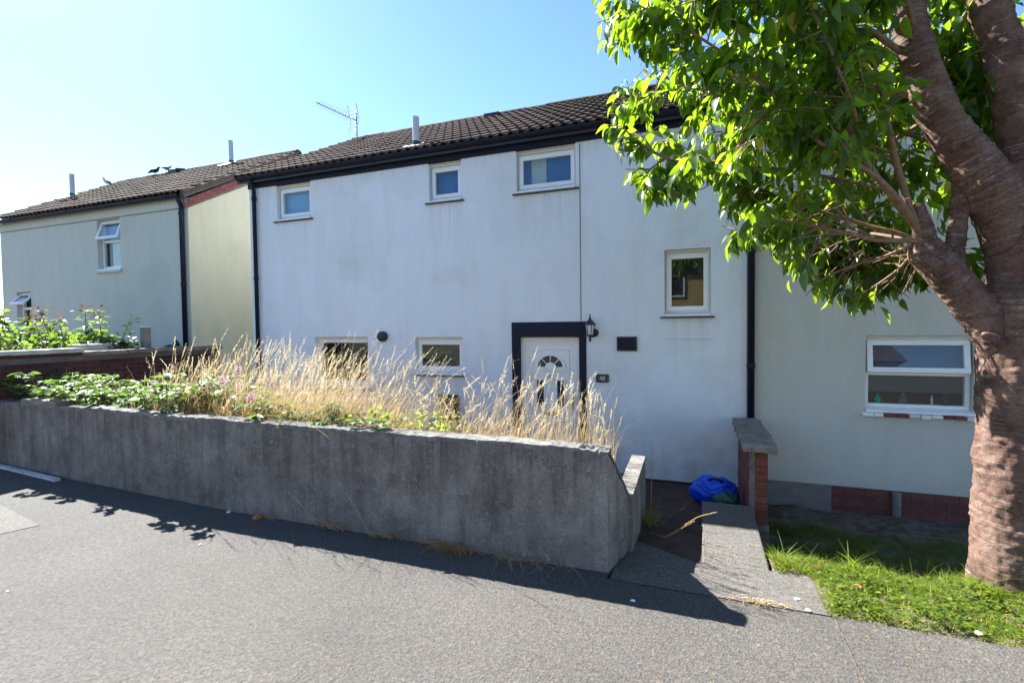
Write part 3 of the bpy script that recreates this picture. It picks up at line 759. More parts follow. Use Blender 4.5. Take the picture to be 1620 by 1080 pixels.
for nm, mt_, x_, h_, r_, lb_ in (("bottle", 'green_glass', 1.99, .105, .032, "small green bottle behind the cream house's lower window pane"), ("jar", 'brown_blind', 2.24, .12, .045, "dull jar standing mid-window behind the cream house's lower pane"), ("candle", 'bone', 2.52, .11, .012, "thin pale candle behind the cream house's lower window pane"), ("glass_jar", 'grey_room', 2.64, .12, .05, "grey glass jar at the tree side of the cream house's lower window")):
    o = MB().lathe([(r_, 0), (r_, h_ * .6), (r_ * .45, h_ * .78), (r_ * .45, h_)], (x_, 7.122, .868), 'z', 12).build(nm, mt_)
    tag(o, lb_, nm.replace('_', ' '))
rs = random.Random(5)
x = 1.80
while x < 2.88:                                              # worn brick-on-edge sill with flaking white paint
    wd = rs.uniform(.09, .14)
    MB().box(x, x + wd - .008, YF - .05 - rs.uniform(0, .012), YF + .05, .725 + rs.uniform(-.006, .004), .764).build("sill_brick", rs.choice(['litter', 'maroon_brick', 'brick', 'bone', 'litter']), ch, bevel=.005)
    x += wd
MB().box(.66, 1.50, YF + .012, YF + .2, -.6, -.148).build("plinth", 'grey_plinth', ch)
def brickwork(parent, x0, x1, z0, z1, y, mat, bl=.215, bh=.065, j=.01, d=.10, axis='x', seed=1, jit=.002, stagger=True):
    """single bricks laid in stretcher bond; axis x: face towards -y, axis y: face towards +x or -x"""
    R_ = random.Random(seed); cache = {}
    rows = int((z1 - z0) / (bh + j)); row = 0
    for row in range(rows):
        z = z0 + row * (bh + j); x = x0 - (bl / 2 if row % 2 and stagger else 0)
        while x < x1 - .02:
            a, b = max(x, x0), min(x + bl, x1)
            if b - a > .03:
                key = (round(b - a, 3))
                if key not in cache:
                    h = (b - a) / 2
                    m_ = MB().box(-h, h, 0, d, 0, bh) if axis == 'x' else MB().box(0, d, -h, h, 0, bh)
                    me = m_.mesh("brick"); me.materials.append(M[mat]); cache[key] = me
                o = bpy.data.objects.new("brick", cache[key]); COL.objects.link(o); o.parent = parent
                c = (a + b) / 2; p = R_.uniform(-jit, jit)
                loc = Vector((c, y + p, z)) if axis == 'x' else Vector((y + p, c, z))
                o.location = loc - parent.location
                o.rotation_euler = (0, R_.gauss(0, .004) if axis == 'x' else 0, 0)
            x += bl + j
MB().box(1.50, 8.6, YF + .014, YF + .2, -.6, -.15).build("mortar_bed", 'mortar', ch)
brickwork(ch, 1.51, 4.4, -.455, -.152, YF + .006, 'maroon_brick', seed=2)
MB().tube([(2.15, YF - .025, -.48), (2.15, YF - .025, -.165)], .045, 12).build("soil_pipe", 'grey_plinth', ch)
make_roof(ch, .57, 8.7, 6.86, 4.60, 10.33, 6.46, 26, 11, single=False)
gutter(.60, 8.7, 6.865, 4.60, ch)

# ---- beige house on the left
NX0, NX1, NYF = -16.62, -9.86, 7.3
bh_ = empty("beige_house", (-13, 7.3, .5), "pale beige house on the left with dark tiled roof and side gable", "house")
NW = (-12.80, -12.0, 3.19, 4.335); NS = (-16.03, -15.42, 1.95, 2.83)
mb = wall_with_holes(NX0, NX1, .2, 4.56, NYF, [NW, NS])
mb.add([(NX0, NYF, .2), (NX0, NYF, 4.56), (NX0, 13.3, 4.56), (NX0, 13.3, .2), (NX1, 13.3, .2), (NX1, 13.3, 4.56)], [(0, 1, 2, 3), (3, 2, 5, 4)])
mb.add([(NX0, NYF, 4.56), (NX0, 10.3, 6.22), (NX0, 13.3, 4.56)], [(0, 1, 2)])
mb.build("wall", 'beige_render', bh_)
ys = np.linspace(NYF, 13.3, 24); V = []; F = []
gmb = MB(); gmb.add([(NX1, NYF, .2), (NX1, 13.3, .2), (NX1, 13.3, 4.40), (NX1, 10.3, 6.08), (NX1, NYF, 4.40)], [(0, 1, 2, 3, 4)])
gmb.build("gable_wall", 'yellow_render', bh_)
MB().box(NX0, NX1 + .012, NYF - .014, NYF + .05, 4.36, 4.555).build("fascia", 'beige_render', bh_)
MB().box(NX0, NX1 + .01, NYF - .016, NYF + .01, 4.345, 4.352).build("shadow_bead", 'grey_plinth', bh_)
# red brick verge under the roof edge
vg = MB().prism([(7.22, 4.30), (7.22, 4.50), (10.3, 6.32), (13.3, 4.50), (13.3, 4.36), (10.3, 6.05)], NX1 - .02, NX1 + .02, 0).build("verge_brickwork", 'mortar', bh_)
vm = MB().box(0, .03, 0, .205, 0, .068).mesh("brick"); vm.materials.append(M['maroon_brick'])
a_ = math.atan2(6.32 - 4.50, 10.3 - 7.22)
for row in range(2):
    for i in range(16):
        d = i * .215 + (row % 2) * .1
        if d > 3.3: continue
        o = bpy.data.objects.new("brick", vm); COL.objects.link(o); o.parent = bh_
        base = Vector((NX1 + .012, 7.23 + d * math.cos(a_), 4.27 + d * math.sin(a_) + .07 + row * .078)); o.location = base - bh_.location; o.rotation_euler = (a_, 0, 0)
window(bh_, *NW, NYF, ['dark_room', 'blind_blue'], transom=3.86, open_top=.35, sash=False, curtain=(-12.55, -12.08, 'litter'), slate=False, timber_top=False, rv=.10)
window(bh_, *NS, NYF, ['dark_room', 'dark_room'], transom=2.42, open_top=.75, sash=False, slate=False, timber_top=False, rv=.10)
MB().box(NW[0] - .04, NW[1] + .03, NYF - .05, NYF + .05, NW[2] - .05, NW[2] + .002).build("window_ledge", 'timber', bh_)
gutter(NX0 - .1, NX1 - .05, 7.16, 4.60, bh_, step=1.1)
downpipe(-9.985, 7.265, .4, 4.6, bh_, r=.045)
make_roof(bh_, NX0 - .2, NX1 + .10, 6.86 + .28, 4.60 + .02, 10.30, 6.40, 21, 11)
MB().prism([(7.12, 4.55), (7.12, 4.64), (10.28, 6.43), (10.28, 6.34)], NX1 + .03, NX1 + .112, 0).build("verge_board", 'tile', bh_)
flue(bh_, -11.5, 9.75, .62, flash=True)
flue(bh_, -15.4, 8.25, .60)
roof_vent(bh_, -14.0, 10.1)

# aerial
ar = empty("tv_aerial", (-8.0, 10.4, 6.3), "thin metal television aerial on a mast above the roof ridge", "aerial")
MB().tube([(-8.0, 10.4, 5.6), (-8.0, 10.4, 7.16)], .016, 8).build("mast", 'metal', ar)
bd = Vector((-.203, -.979, .02)).normalized(); b0 = Vector((-8.0, 10.36, 6.98))
MB().tube([b0 - bd * .05, b0 + bd * 1.12], .013, 6).build("boom", 'metal', ar)
sdv = bd.cross(Vector((0, 0, 1))).normalized(); em = MB()
for k in range(13):
    c_ = b0 + bd * (.20 + k * .072); h = .155 - k * .003
    for t in (-1, 1):
        em.tube([c_ + Vector((0, 0, -.02)), c_ + sdv * h * t * .8 + Vector((0, 0, .055 * 1))], .004, 4)
        em.tube([c_ + Vector((0, 0, .0)), c_ + sdv * h * t * .8 + Vector((0, 0, -.055))], .004, 4)
em.build("director", 'metal', ar)
rf_ = MB()
for t in (-1, 1):
    for q in np.linspace(.08, .34, 4):
        c_ = b0 + bd * (.03 + q * .25) + Vector((0, 0, t * q)); rf_.tube([c_ - sdv * .17, c_ + sdv * .17], .003, 4)
    for s_ in (-.15, .15):
        rf_.tube([b0 + bd * .03 + sdv * s_, b0 + bd * (.03 + .09) + sdv * s_ + Vector((0, 0, t * .36))], .007, 5)
rf_.build("reflector", 'metal', ar)

# birds on the neighbour's ridge
def bird(name, loc, heading, body, dark, label, cat, s=1.0, spread=False):
    r = empty(name, loc, label, cat)
    M4 = Matrix.Translation(loc) @ Matrix.Rotation(heading, 4, 'Z') @ Matrix.Scale(s, 4)
    def put(mb, nm, mt): 
        mb.v = [tuple(M4 @ Vector(p)) for p in mb.v]; return mb.build(nm, mt, r, smooth=True)
    b = MB().tube([(-.17, 0, .13), (-.12, 0, .145), (-.04, 0, .16), (.06, 0, .185), (.12, 0, .225), (.145, 0, .27), (.17, 0, .295), (.20, 0, .30), (.225, 0, .295)], [.01, .04, .07, .075, .055, .038, .04, .03, .006], 10)
    put(b, "body", body)
    put(MB().tube([(.222, 0, .296), (.26, 0, .285)], [.012, .003], 6), "beak", 'brass')
    put(MB().tube([(-.12, 0, .15), (-.24, 0, .12), (-.33, 0, .10)], [.04, .03, .012], 8), "tail", dark)
    for t in (-1, 1):
        if spread: put(MB().tube([(.05, t * .06, .2), (-.05, t * .16, .26), (-.2, t * .22, .24)], [.03, .03, .008], 8), "wing", dark)
        else: put(MB().tube([(.07, t * .06, .19), (-.05, t * .072, .175), (-.24, t * .035, .14)], [.03, .05, .008], 8), "wing", dark)
        put(MB().tube([(.0, t * .03, .11), (.01, t * .03, .0), (.04, t * .03, .0)], [.008, .006, .006], 5), "leg", 'brass')
bird("gull", (-16.55, 9.75, on_roof(9.75, 7.14, 4.62, 10.3, 6.4) + .06), math.radians(-70), 'gull', 'bird_grey', "pale gull standing near the far end of the beige house's roof", "bird", .7)
bird("pigeon", (-14.72, 10.3, 6.47), math.radians(110), 'bird_grey', 'bird_grey', "grey pigeon upright on the ridge of the beige house", "bird", .8)
bird("crow", (-14.98, 10.12, 6.38), math.radians(15), 'bird_dark', 'bird_dark', "black crow leaning low on the ridge beside the pigeon", "bird", .75)

# house across the street: seen only as a reflection in the stair window
oh = empty("ochre_house", (0, -15, -.1), "ochre house across the street mirrored in the stair window glass", "house")
ohole = [(-6, -4.8, 3.3, 4.5), (-2.0, -.8, 3.3, 4.5), (2, 3.2, 3.3, 4.5), (-6, -4.8, .8, 2.1), (2, 3.2, .8, 2.1)]
mb = MB().box(-9, 9, -21, -15.0, -.2, 5.2); mb.build("wall", 'ochre_render', oh)
for a, b, c, d in ohole:
    w = MB().ring(a, b, c, d, .09, -14.99, -14.93).build("window", 'upvc', oh)
    MB().box(a + .05, b - .05, -14.995, -14.97, c + .05, d - .05).build("pane", 'dark_room', w)
MB().prism([(-14.6, 5.15), (-18, 7.1), (-21.4, 5.15)], -9.3, 9.3, 0).build("roof", 'tile', oh)

# ------------------------------------------------------------------ walls of the garden
WY = 3.655
def fbm(p, s, o=4): return mnoise.fractal(Vector(p) * s, 1.0, 2.0, o)
rw = empty("retaining_wall", (-4.6, WY, 0), "long low grey cement rendered retaining wall along the pavement", "garden wall")
xs = np.linspace(-9.5, -.64, 190); zs = np.linspace(-.15, .885, 26)
V = []; 
topz = lambda x: .90 + .012 * fbm((x, 0, 3), 1.6) + (.02 if x < -5.6 else 0) * 1
for x in xs:
    for z in zs:
        d = .006 * fbm((x, 0, z), 2.2) + .0025 * fbm((x, 5, z), 9)
        zz = z / .885 * (topz(x) - .0) if z > 0 else z
        V.append((x, WY + d, zz))
nz = len(zs); F = [(i * nz + j, (i + 1) * nz + j, (i + 1) * nz + j + 1, i * nz + j + 1) for i in range(len(xs) - 1) for j in range(nz - 1)]
base = len(V)
V += [(-9.5, WY + .155, -.15), (-9.5, WY + .155, .9), (-.64, WY + .155, -.15), (-.64, WY + .155, .9)]
F += [(base, base + 1, base + 3, base + 2)]
me = bpy.data.meshes.new("wall_face"); me.from_pydata(V, [], F); me.update(); link("wall_face", me, 'wall', rw, smooth=True)
# mortar capping, broken along its edges
xs = np.linspace(-9.5, -.632, 420); cols_ = 9
V = []; F = []
for x in xs:
    e0 = .010 * fbm((x, 1, 0), 5) + .010 * fbm((x, 1, 0), 17) - .008
    e1 = .018 * fbm((x, 9, 0), 3)
    zt = topz(x)
    chip = max(0, 1 - abs(x + .72) / .22)                        # broken corner at the path end
    for k in range(cols_):
        t = k / (cols_ - 1)
        y = WY + e0 + .006 + chip * .03 * max(0, fbm((x, 3, 1), 22)) + t * (.158 + e1 - e0)
        z = zt + .030 + .007 * fbm((x, y, 0), 9) + .006 * fbm((x, y, 4), 30) - chip * (.035 * max(0, .5 + fbm((x, y, 2), 20)))
        if k == 0: z = zt - .012
        if k == 1: z -= .006; 
        V.append((x, y if k != 1 else WY + e0 + .012, z))
for i in range(len(xs) - 1):
    for k in range(cols_ - 1): F.append((i * cols_ + k, (i + 1) * cols_ + k, (i + 1) * cols_ + k + 1, i * cols_ + k + 1))
me = bpy.data.meshes.new("capping"); me.from_pydata(V, [], F); me.update(); link("capping", me, 'cap', rw, smooth=False)
# sloping return at the path
def rough_prism(poly, x0, x1, name, mat, parent, amp=.006, sc=7, sub=.05):
    """poly in (y,z) extruded along x, subdivided and roughened"""
    return roughen(MB().prism(poly, x0, x1, 0).mesh(name), name, mat, parent, amp, sc, sub)
def roughen(me, name, mat, parent, amp, sc, sub):
    import bmesh
    bm = bmesh.new(); bm.from_mesh(me); bmesh.ops.recalc_face_normals(bm, faces=bm.faces)
    for _ in range(6):
        es = [e for e in bm.edges if e.calc_length() > sub]
        if not es: break
        bmesh.ops.subdivide_edges(bm, edges=es, cuts=1, use_grid_fill=True)
        bmesh.ops.triangulate(bm, faces=[f for f in bm.faces if len(f.verts) > 4])
    for v in bm.verts:
        v.co += Vector((fbm(v.co, sc, 3), fbm(v.co + Vector((7, 1, 3)), sc, 3), fbm(v.co + Vector((1, 9, 5)), sc, 3))) * amp
    bm.to_mesh(me); bm.free(); return link(name, me, mat, parent)
def hexa(bot, top, name, mat, parent, amp=.005, sc=8, sub=.045):
    """eight-corner block: four bottom and four top corners"""
    import bmesh
    me = MB().add(list(bot) + list(top), [(0, 1, 2, 3), (4, 5, 6, 7), (0, 1, 5, 4), (1, 2, 6, 5), (2, 3, 7, 6), (3, 0, 4, 7)]).mesh(name)
    return roughen(me, name, mat, parent, amp, sc, sub)
B = [(-.641, WY + .002), (-.545, 4.06), (-.66, 4.10), (-.79, WY + .156)]
hexa([(x, y, -.4) for x, y in B], [(*B[0], .905), (*B[1], .455), (*B[2], .455), (*B[3], .905)], "return_wall", 'wall', rw, .007)
B2 = [(-.634, WY + .03), (-.536, 4.065), (-.67, 4.105), (-.80, WY + .17)]
hexa([(*B2[0], .897), (*B2[1], .440), (*B2[2], .440), (*B2[3], .897)], [(*B2[0], .928), (*B2[1], .468), (*B2[2], .468), (*B2[3], .928)], "sloping_capping", 'cap', rw, .006, 16)
pw = empty("path_wall", (-.57, 4.5, 0), "short low concrete wall with bright sunlit top beside the red path", "garden wall")
rough_prism([(4.055, -.5), (5.06, -.5), (5.06, .50), (5.02, .525), (4.055, .465)], -.635, -.512, "wall_body", 'wall', pw, .004)
rough_prism([(4.045, .458), (5.02, .52), (5.06, .495), (5.07, .505), (5.02, .545), (4.045, .482)], -.640, -.506, "capping", 'cap', pw, .004, 16)

# brick boundary wall between the two gardens
bw = empty("brick_boundary_wall", (-8.75, 5.3, .4), "dark brown brick wall with stone coping between the two front gardens", "garden wall")
MB().box(-8.84, -8.665, 3.45, 6.95, -.1, 1.475).build("mortar_core", 'mortar', bw)
brickwork(bw, 3.45, 6.95, .36, 1.475, -8.665, 'brown_brick', axis='y', d=.018, seed=4)
MB().box(-8.84, -8.665, 3.45, 4.68, 1.476, 1.535).build("brick_band", 'brown_brick', bw)
k = 0
for y0, y1, zt, mtl in ((3.43, 4.68, 1.59, 'pale_coping'), (4.70, 5.30, 1.535, 'coping'), (5.31, 5.92, 1.54, 'coping'), (5.93, 6.56, 1.53, 'coping'), (6.57, 6.98, 1.53, 'coping')):
    rough_prism([(y0, zt - .06), (y1, zt - .06), (y1, zt), (y0, zt)], -8.90, -8.61, "coping_stone", mtl, bw, .006, 8)
# neighbour's low pale kerb stone behind it
nk = rough_prism([(4.9, 1.50), (5.6, 1.50), (5.6, 1.63), (4.9, 1.63)], -9.35, -9.1, "white_trough", 'pale_coping', None, .008, 9)
MB().box(-9.34, -9.11, 4.92, 5.58, .5, 1.50).build("trough_base", 'brown_brick', nk)
tag(nk, "white topped planter behind the brick boundary wall", "planter")
gp = MB().box(-8.98 - .06, -8.98 + .05, 5.75, 5.87, .5, 1.90).build("gate_post", 'grey_plinth', bevel=.01); tag(gp, "weathered stubby post behind the boundary wall among the shrubs", "post")

# brick pier wall to the right of the path
pr = empty("brick_pier_wall", (.54, 6.2, -.45), "narrow red brick wall with thick grey stone coping beside the blue bag", "garden wall")
MB().box(.462, .628, 5.52, 6.94, -.7, .565).build("mortar_core", 'mortar', pr)
brickwork(pr, 5.515, 6.94, -.40, .565, .452, 'maroon_brick', axis='y', d=.012, seed=6)
brickwork(pr, .515, .632, -.19, .565, 5.507, 'brick', bl=.16, axis='x', d=.1, seed=8, jit=.004, stagger=False)
rough_prism([(5.505, -.3), (5.53, -.3), (5.53, .56), (5.505, .56)], .462, .514, "cement_strip", 'cap', pr, .010, 18)
rough_prism([(5.44, -.6), (5.6, -.6), (5.6, -.19), (5.49, -.19), (5.44, -.22)], .50, .64, "concrete_foot", 'wall', pr, .008)
for y0, y1, xw, dz in ((5.39, 5.80, .0, 0), (5.80, 6.36, -.01, .012), (6.36, 6.93, -.015, .004)):
    rough_prism([(y0, .568 + dz), (y1, .568 + dz), (y1, .628 + dz), (y0 + .05, .640 + dz), (y0, .605 + dz)], .395 + xw, .705 + xw, "coping_stone", 'coping', pr, .016, 9, .04)

# loose coping brick on the wall, timber lath on the pavement, litter
lb = rough_prism([(3.66, .932), (3.82, .932), (3.82, 1.0), (3.66, .995)], -8.05, -7.30, "loose_coping_block", 'coping', None, .008, 8)
tag(lb, "loose flat coping block lying on top of the retaining wall's far end", "stone block")
pl = MB().prism([(-8.95, 3.59), (-7.12, 3.52), (-7.12, 3.575), (-8.95, 3.645)], .13, .155, 2).build("timber_lath", 'timber', bevel=.004)
pl.rotation_euler = (0, 0, 0)
for v in pl.data.vertices: v.co.z = v.co.z - .13 + (-4.5 - v.co.x) * .027 + .004
tag(pl, "long pale timber strip lying on the pavement against the wall foot", "timber")
def scrap(name, x, y, z, s, mat, label, cat, seed):
    R_ = random.Random(seed); m_ = MB(); n = 7
    top = [(x + s * (.6 + .5 * R_.random()) * math.cos(2 * math.pi * i / n), y + s * (.5 + .4 * R_.random()) * math.sin(2 * math.pi * i / n), z + s * .35 * R_.random()) for i in range(n)]
    m_.add(top + [(x, y, z + s * .5)] + [(p[0], p[1], z) for p in top], [(i, (i + 1) % n, n) for i in range(n)] + [(i, n + 1 + i, n + 1 + (i + 1) % n, (i + 1) % n) for i in range(n)])
    o = m_.build(name, mat); return tag(o, label, cat)
scrap("paper_scrap", -.42, 3.33, .004, .022, 'litter', "tiny white scrap on the shaded pavement by the wall corner", "litter", 1)
scrap("paper_scrap", .60, 3.70, .01, .020, 'litter', "white scrap on the sunny entrance slab", "litter", 2)
scrap("paper_scrap", .645, 3.58, .008, .022, 'litter', "white scrap in the crack below the entrance slab", "litter", 3)
scrap("paper_scrap", 1.52, 3.62, .02, .026, 'litter', "crumpled white paper at the lawn edge near the tree", "litter", 4)
scrap("paper_scrap", -4.02, 2.98, .004, .014, 'litter', "white fleck on the sunlit pavement left of centre", "litter", 5)
scrap("paper_scrap", -4.62, 1.98, .004, .013, 'litter', "white fleck low on the sunlit pavement at far left", "litter", 6)
scrap("paper_scrap", -4.45, 3.62, .004, .03, 'litter', "white curled scrap in the wall's shade beside brown leaves", "litter", 7)
scrap("fallen_leaf", -4.05, 3.60, .004, .07, 'dead_leaf', "rusty dead leaves lying against the foot of the long wall", "dead leaf", 8)
scrap("fallen_leaf", 1.0, 3.93, .05, .035, 'dead_leaf', "brown curled leaf on the sunny lawn", "dead leaf", 9)
scrap("yellow_leaf", .80, 4.12, .06, .035, 'brass', "yellow fallen leaf at the top edge of the lawn bank", "dead leaf", 10)

# blue bag with dark green box
bm_ = []
def blob(center, rx, ry, rz, name, mat, parent, amp, sc, seg=30, flat=None, seed=0.):
    V = []; F = []; n = seg; k = seg // 2
    for i in range(k + 1):
        th = math.pi * i / k
        for j in range(n):
            ph = 2 * math.pi * j / n
            d = Vector((math.sin(th) * math.cos(ph), math.sin(th) * math.sin(ph), math.cos(th)))
            f = 1 + amp * fbm(d + Vector((seed, seed, 0)), sc, 4) + amp * .5 * abs(fbm(d + Vector((seed, 3, 1)), sc * 2.6, 3))
            p = Vector((d.x * rx, d.y * ry, d.z * rz)) * f
            if flat is not None: p.z = max(p.z, flat)
            V.append(tuple(Vector(center) + p))
    for i in range(k):
        for j in range(n): F.append((i * n + j, (i + 1) * n + j, (i + 1) * n + (j + 1) % n, i * n + (j + 1) % n))
    me = bpy.data.meshes.new(name); me.from_pydata(V, [], F); me.update(); return link(name, me, mat, parent, smooth=True)
bag = empty("blue_recycling_bag", (.15, 6.25, -.352), "crumpled bright blue recycling bag on the path by the brick wall", "bag")
bag.location.z = -.18
BO = Vector((0, -.35, .155))
blob((.15, 5.93, -.03), .245, .19, .165, "bag_body", 'bag_blue', bag, .17, 2.2, 48, -.17, .3)
for k, (y_, zz, r_) in enumerate(((5.79, .085, .16), (5.77, .03, .175), (5.79, -.035, .18))):
    pts = [(.15 + r_ * 1.2 * math.cos(t), y_ + .12 - r_ * math.sin(t) * .9, zz + .03 * math.sin(3 * t + k) + .02 * math.cos(5 * t)) for t in np.linspace(.3, 2.8, 14)]
    MB().tube(pts, [.006 + .012 * math.sin(math.pi * i / 13) for i in range(14)], 7).build("fold", 'bag_blue', bag, smooth=True)
MB().tube([(.08, 5.85, .115), (.12, 5.82, .145), (.18, 5.82, .142), (.23, 5.86, .11)], .013, 6).build("handle", 'navy', bag, smooth=True)
gb = blob((.25, 5.70, -.05), .125, .06, .095, "green_caddy", 'bag_green', None, .22, 1.8, 30, -.17, 2.)
tag(gb, "small dark green bag slumped in front of the blue bag", "bag")

# ------------------------------------------------------------------ tree
tr = empty("cherry_tree", (2.02, 4.38, -.05), "big cherry tree with banded bark and leafy branches at the right", "tree")
LIMBS = [
    ([(2.03, 4.40, -.30), (2.03, 4.39, -.02), (2.025, 4.38, .12), (2.02, 4.37, .35), (2.02, 4.36, .8), (2.025, 4.36, 1.3), (2.03, 4.36, 1.75), (2.05, 4.36, 2.1), (2.06, 4.37, 2.45), (2.08, 4.38, 2.75)],
     [.26, .246, .238, .230, .222, .222, .235, .215, .215, .20]),
    ([(2.02, 4.36, 2.30), (1.87, 4.34, 2.68), (1.70, 4.33, 2.98), (1.555, 4.32, 3.25), (1.44, 4.31, 3.58), (1.36, 4.30, 3.95), (1.30, 4.28, 4.4), (1.2, 4.2, 5.0), (1.0, 4.1, 5.6)],
     [.18, .158, .132, .120, .110, .104, .098, .08, .055]),
    ([(2.07, 4.39, 2.5), (2.06, 4.42, 2.95), (2.00, 4.44, 3.35), (1.93, 4.46, 3.75), (1.84, 4.48, 4.15), (1.75, 4.5, 4.6), (1.8, 4.6, 5.3), (2.0, 4.7, 5.9)], [.18, .145, .122, .114, .108, .10, .08, .055]),
    ([(2.1, 4.4, 2.6), (2.35, 4.45, 3.1), (2.65, 4.5, 3.7), (2.9, 4.6, 4.4), (3.1, 4.7, 5.2)], [.16, .13, .11, .09, .06]),
    ([(1.97, 4.34, 1.55), (1.84, 4.32, 1.80), (1.70, 4.31, 2.02), (1.58, 4.30, 2.18), (1.48, 4.30, 2.32), (1.455, 4.30, 2.40)], [.14, .125, .118, .118, .115, .07]),
    ([(1.62, 4.31, 2.22), (1.655, 4.33, 2.42), (1.675, 4.35, 2.62), (1.69, 4.38, 2.86), (1.66, 4.5, 3.1)], [.07, .062, .058, .048, .03]),
    ([(1.49, 4.30, 2.32), (1.46, 4.29, 2.46), (1.44, 4.28, 2.56), (1.40, 4.27, 2.66)], [.085, .07, .05, .03]),
    ([(1.90, 4.22, 1.69), (1.78, 4.18, 1.735), (1.745, 4.17, 1.76)], [.04, .024, .018]),
    ([(1.50, 4.22, 2.24), (1.43, 4.19, 2.28), (1.40, 4.18, 2.27)], [.05, .035, .02]),
]
def smooth_path(pts, rad, step=.03):
    P = np.array(pts, float); r = np.array(rad, float); n = len(P); out = []; ro = []
    for i in range(n - 1):
        p0 = P[max(i - 1, 0)]; p1 = P[i]; p2 = P[i + 1]; p3 = P[min(i + 2, n - 1)]
        k = max(2, int(np.linalg.norm(p2 - p1) / step))
        for j in range(k):
            t = j / k
            out.append(.5 * ((2 * p1) + (-p0 + p2) * t + (2 * p0 - 5 * p1 + 4 * p2 - p3) * t * t + (-p0 + 3 * p1 - 3 * p2 + p3) * t ** 3)); ro.append(r[i] * (1 - t) + r[i + 1] * t)
    out.append(P[-1]); ro.append(r[-1]); return np.array(out), np.array(ro)
mb = MB(); SK = []
for pts, rad in LIMBS:
    p, r = smooth_path(pts, rad, .05); mb.tube([tuple(q) for q in p], [float(x) for x in r], 18)
    L = np.concatenate([[0], np.cumsum(np.linalg.norm(np.diff(p, axis=0), axis=1))]); SK.append((p, r, L))
tm = mb.mesh("trunk_raw"); to = bpy.data.objects.new("trunk_raw", tm); COL.objects.link(to)
md = to.modifiers.new("r", 'REMESH'); md.mode = 'VOXEL'; md.voxel_size = .0125
sm = to.modifiers.new("s", 'SMOOTH'); sm.factor = .5; sm.iterations = 9
me = bpy.data.meshes.new_from_object(to.evaluated_get(bpy.context.evaluated_depsgraph_get())); bpy.data.objects.remove(to)
co = np.empty(len(me.vertices) * 3, np.float32); me.vertices.foreach_get('co', co); co = co.reshape(-1, 3).astype(float)
no = np.empty(len(me.vertices) * 3, np.float32); me.vertices.foreach_get('normal', no); no = no.reshape(-1, 3)
best = np.full(len(co), 1e9); bark = np.zeros((len(co), 3))
for li, (p, r, L) in enumerate(SK):
    for i in range(len(p) - 1):
        a, b = p[i], p[i + 1]; ab = b - a; l2 = (ab ** 2).sum(); t = np.clip(((co - a) @ ab) / l2, 0, 1)
        c = a + t[:, None] * ab; d = np.linalg.norm(co - c, axis=1) / (r[i] * (1 - t) + r[i + 1] * t)
        m_ = d < best; best[m_] = d[m_]
        off = (co - c)[m_]; s_ = (L[i] + t * math.sqrt(l2))[m_]
        off = off - np.outer(off @ (ab / math.sqrt(l2)), ab / math.sqrt(l2))
        bark[m_, 0] = off[:, 0] + li * 3.1; bark[m_, 1] = off[:, 1] + .4 * off[:, 2]; bark[m_, 2] = s_
dsp = np.array([.012 * max(0., mnoise.fractal(Vector((b[0] * 5, b[1] * 5, b[2] * 36)), 1, 2, 3) - .12) - .006 * max(0., mnoise.noise(Vector((b[0] * 6 + 9, b[1] * 6, b[2] * 30))) - .25) + .014 * mnoise.fractal(Vector(c) * 5, 1, 2, 4) + .005 * mnoise.fractal(Vector(c) * 24, 1, 2, 3) for b, c in zip(bark, co)])
# bark scar running down the fork
sc_ = np.exp(-((co[:, 0] - 1.93) / .045) ** 2) * np.exp(-((co[:, 2] - 2.1) / .33) ** 2) * (co[:, 1] < 4.3)
dsp -= .03 * sc_; dsp += .02 * np.exp(-((co[:, 0] - 2.0) / .03) ** 2) * np.exp(-((co[:, 2] - 2.1) / .36) ** 2) * (co[:, 1] < 4.3)
co2 = co + no * dsp[:, None]; me.vertices.foreach_set('co', co2.astype(np.float32).ravel())
at = me.attributes.new('bark', 'FLOAT_VECTOR', 'POINT'); at.data.foreach_set('vector', bark.astype(np.float32).ravel())
me.materials.clear(); me.name = "trunk"; link("trunk", me, 'bark', tr, smooth=True)

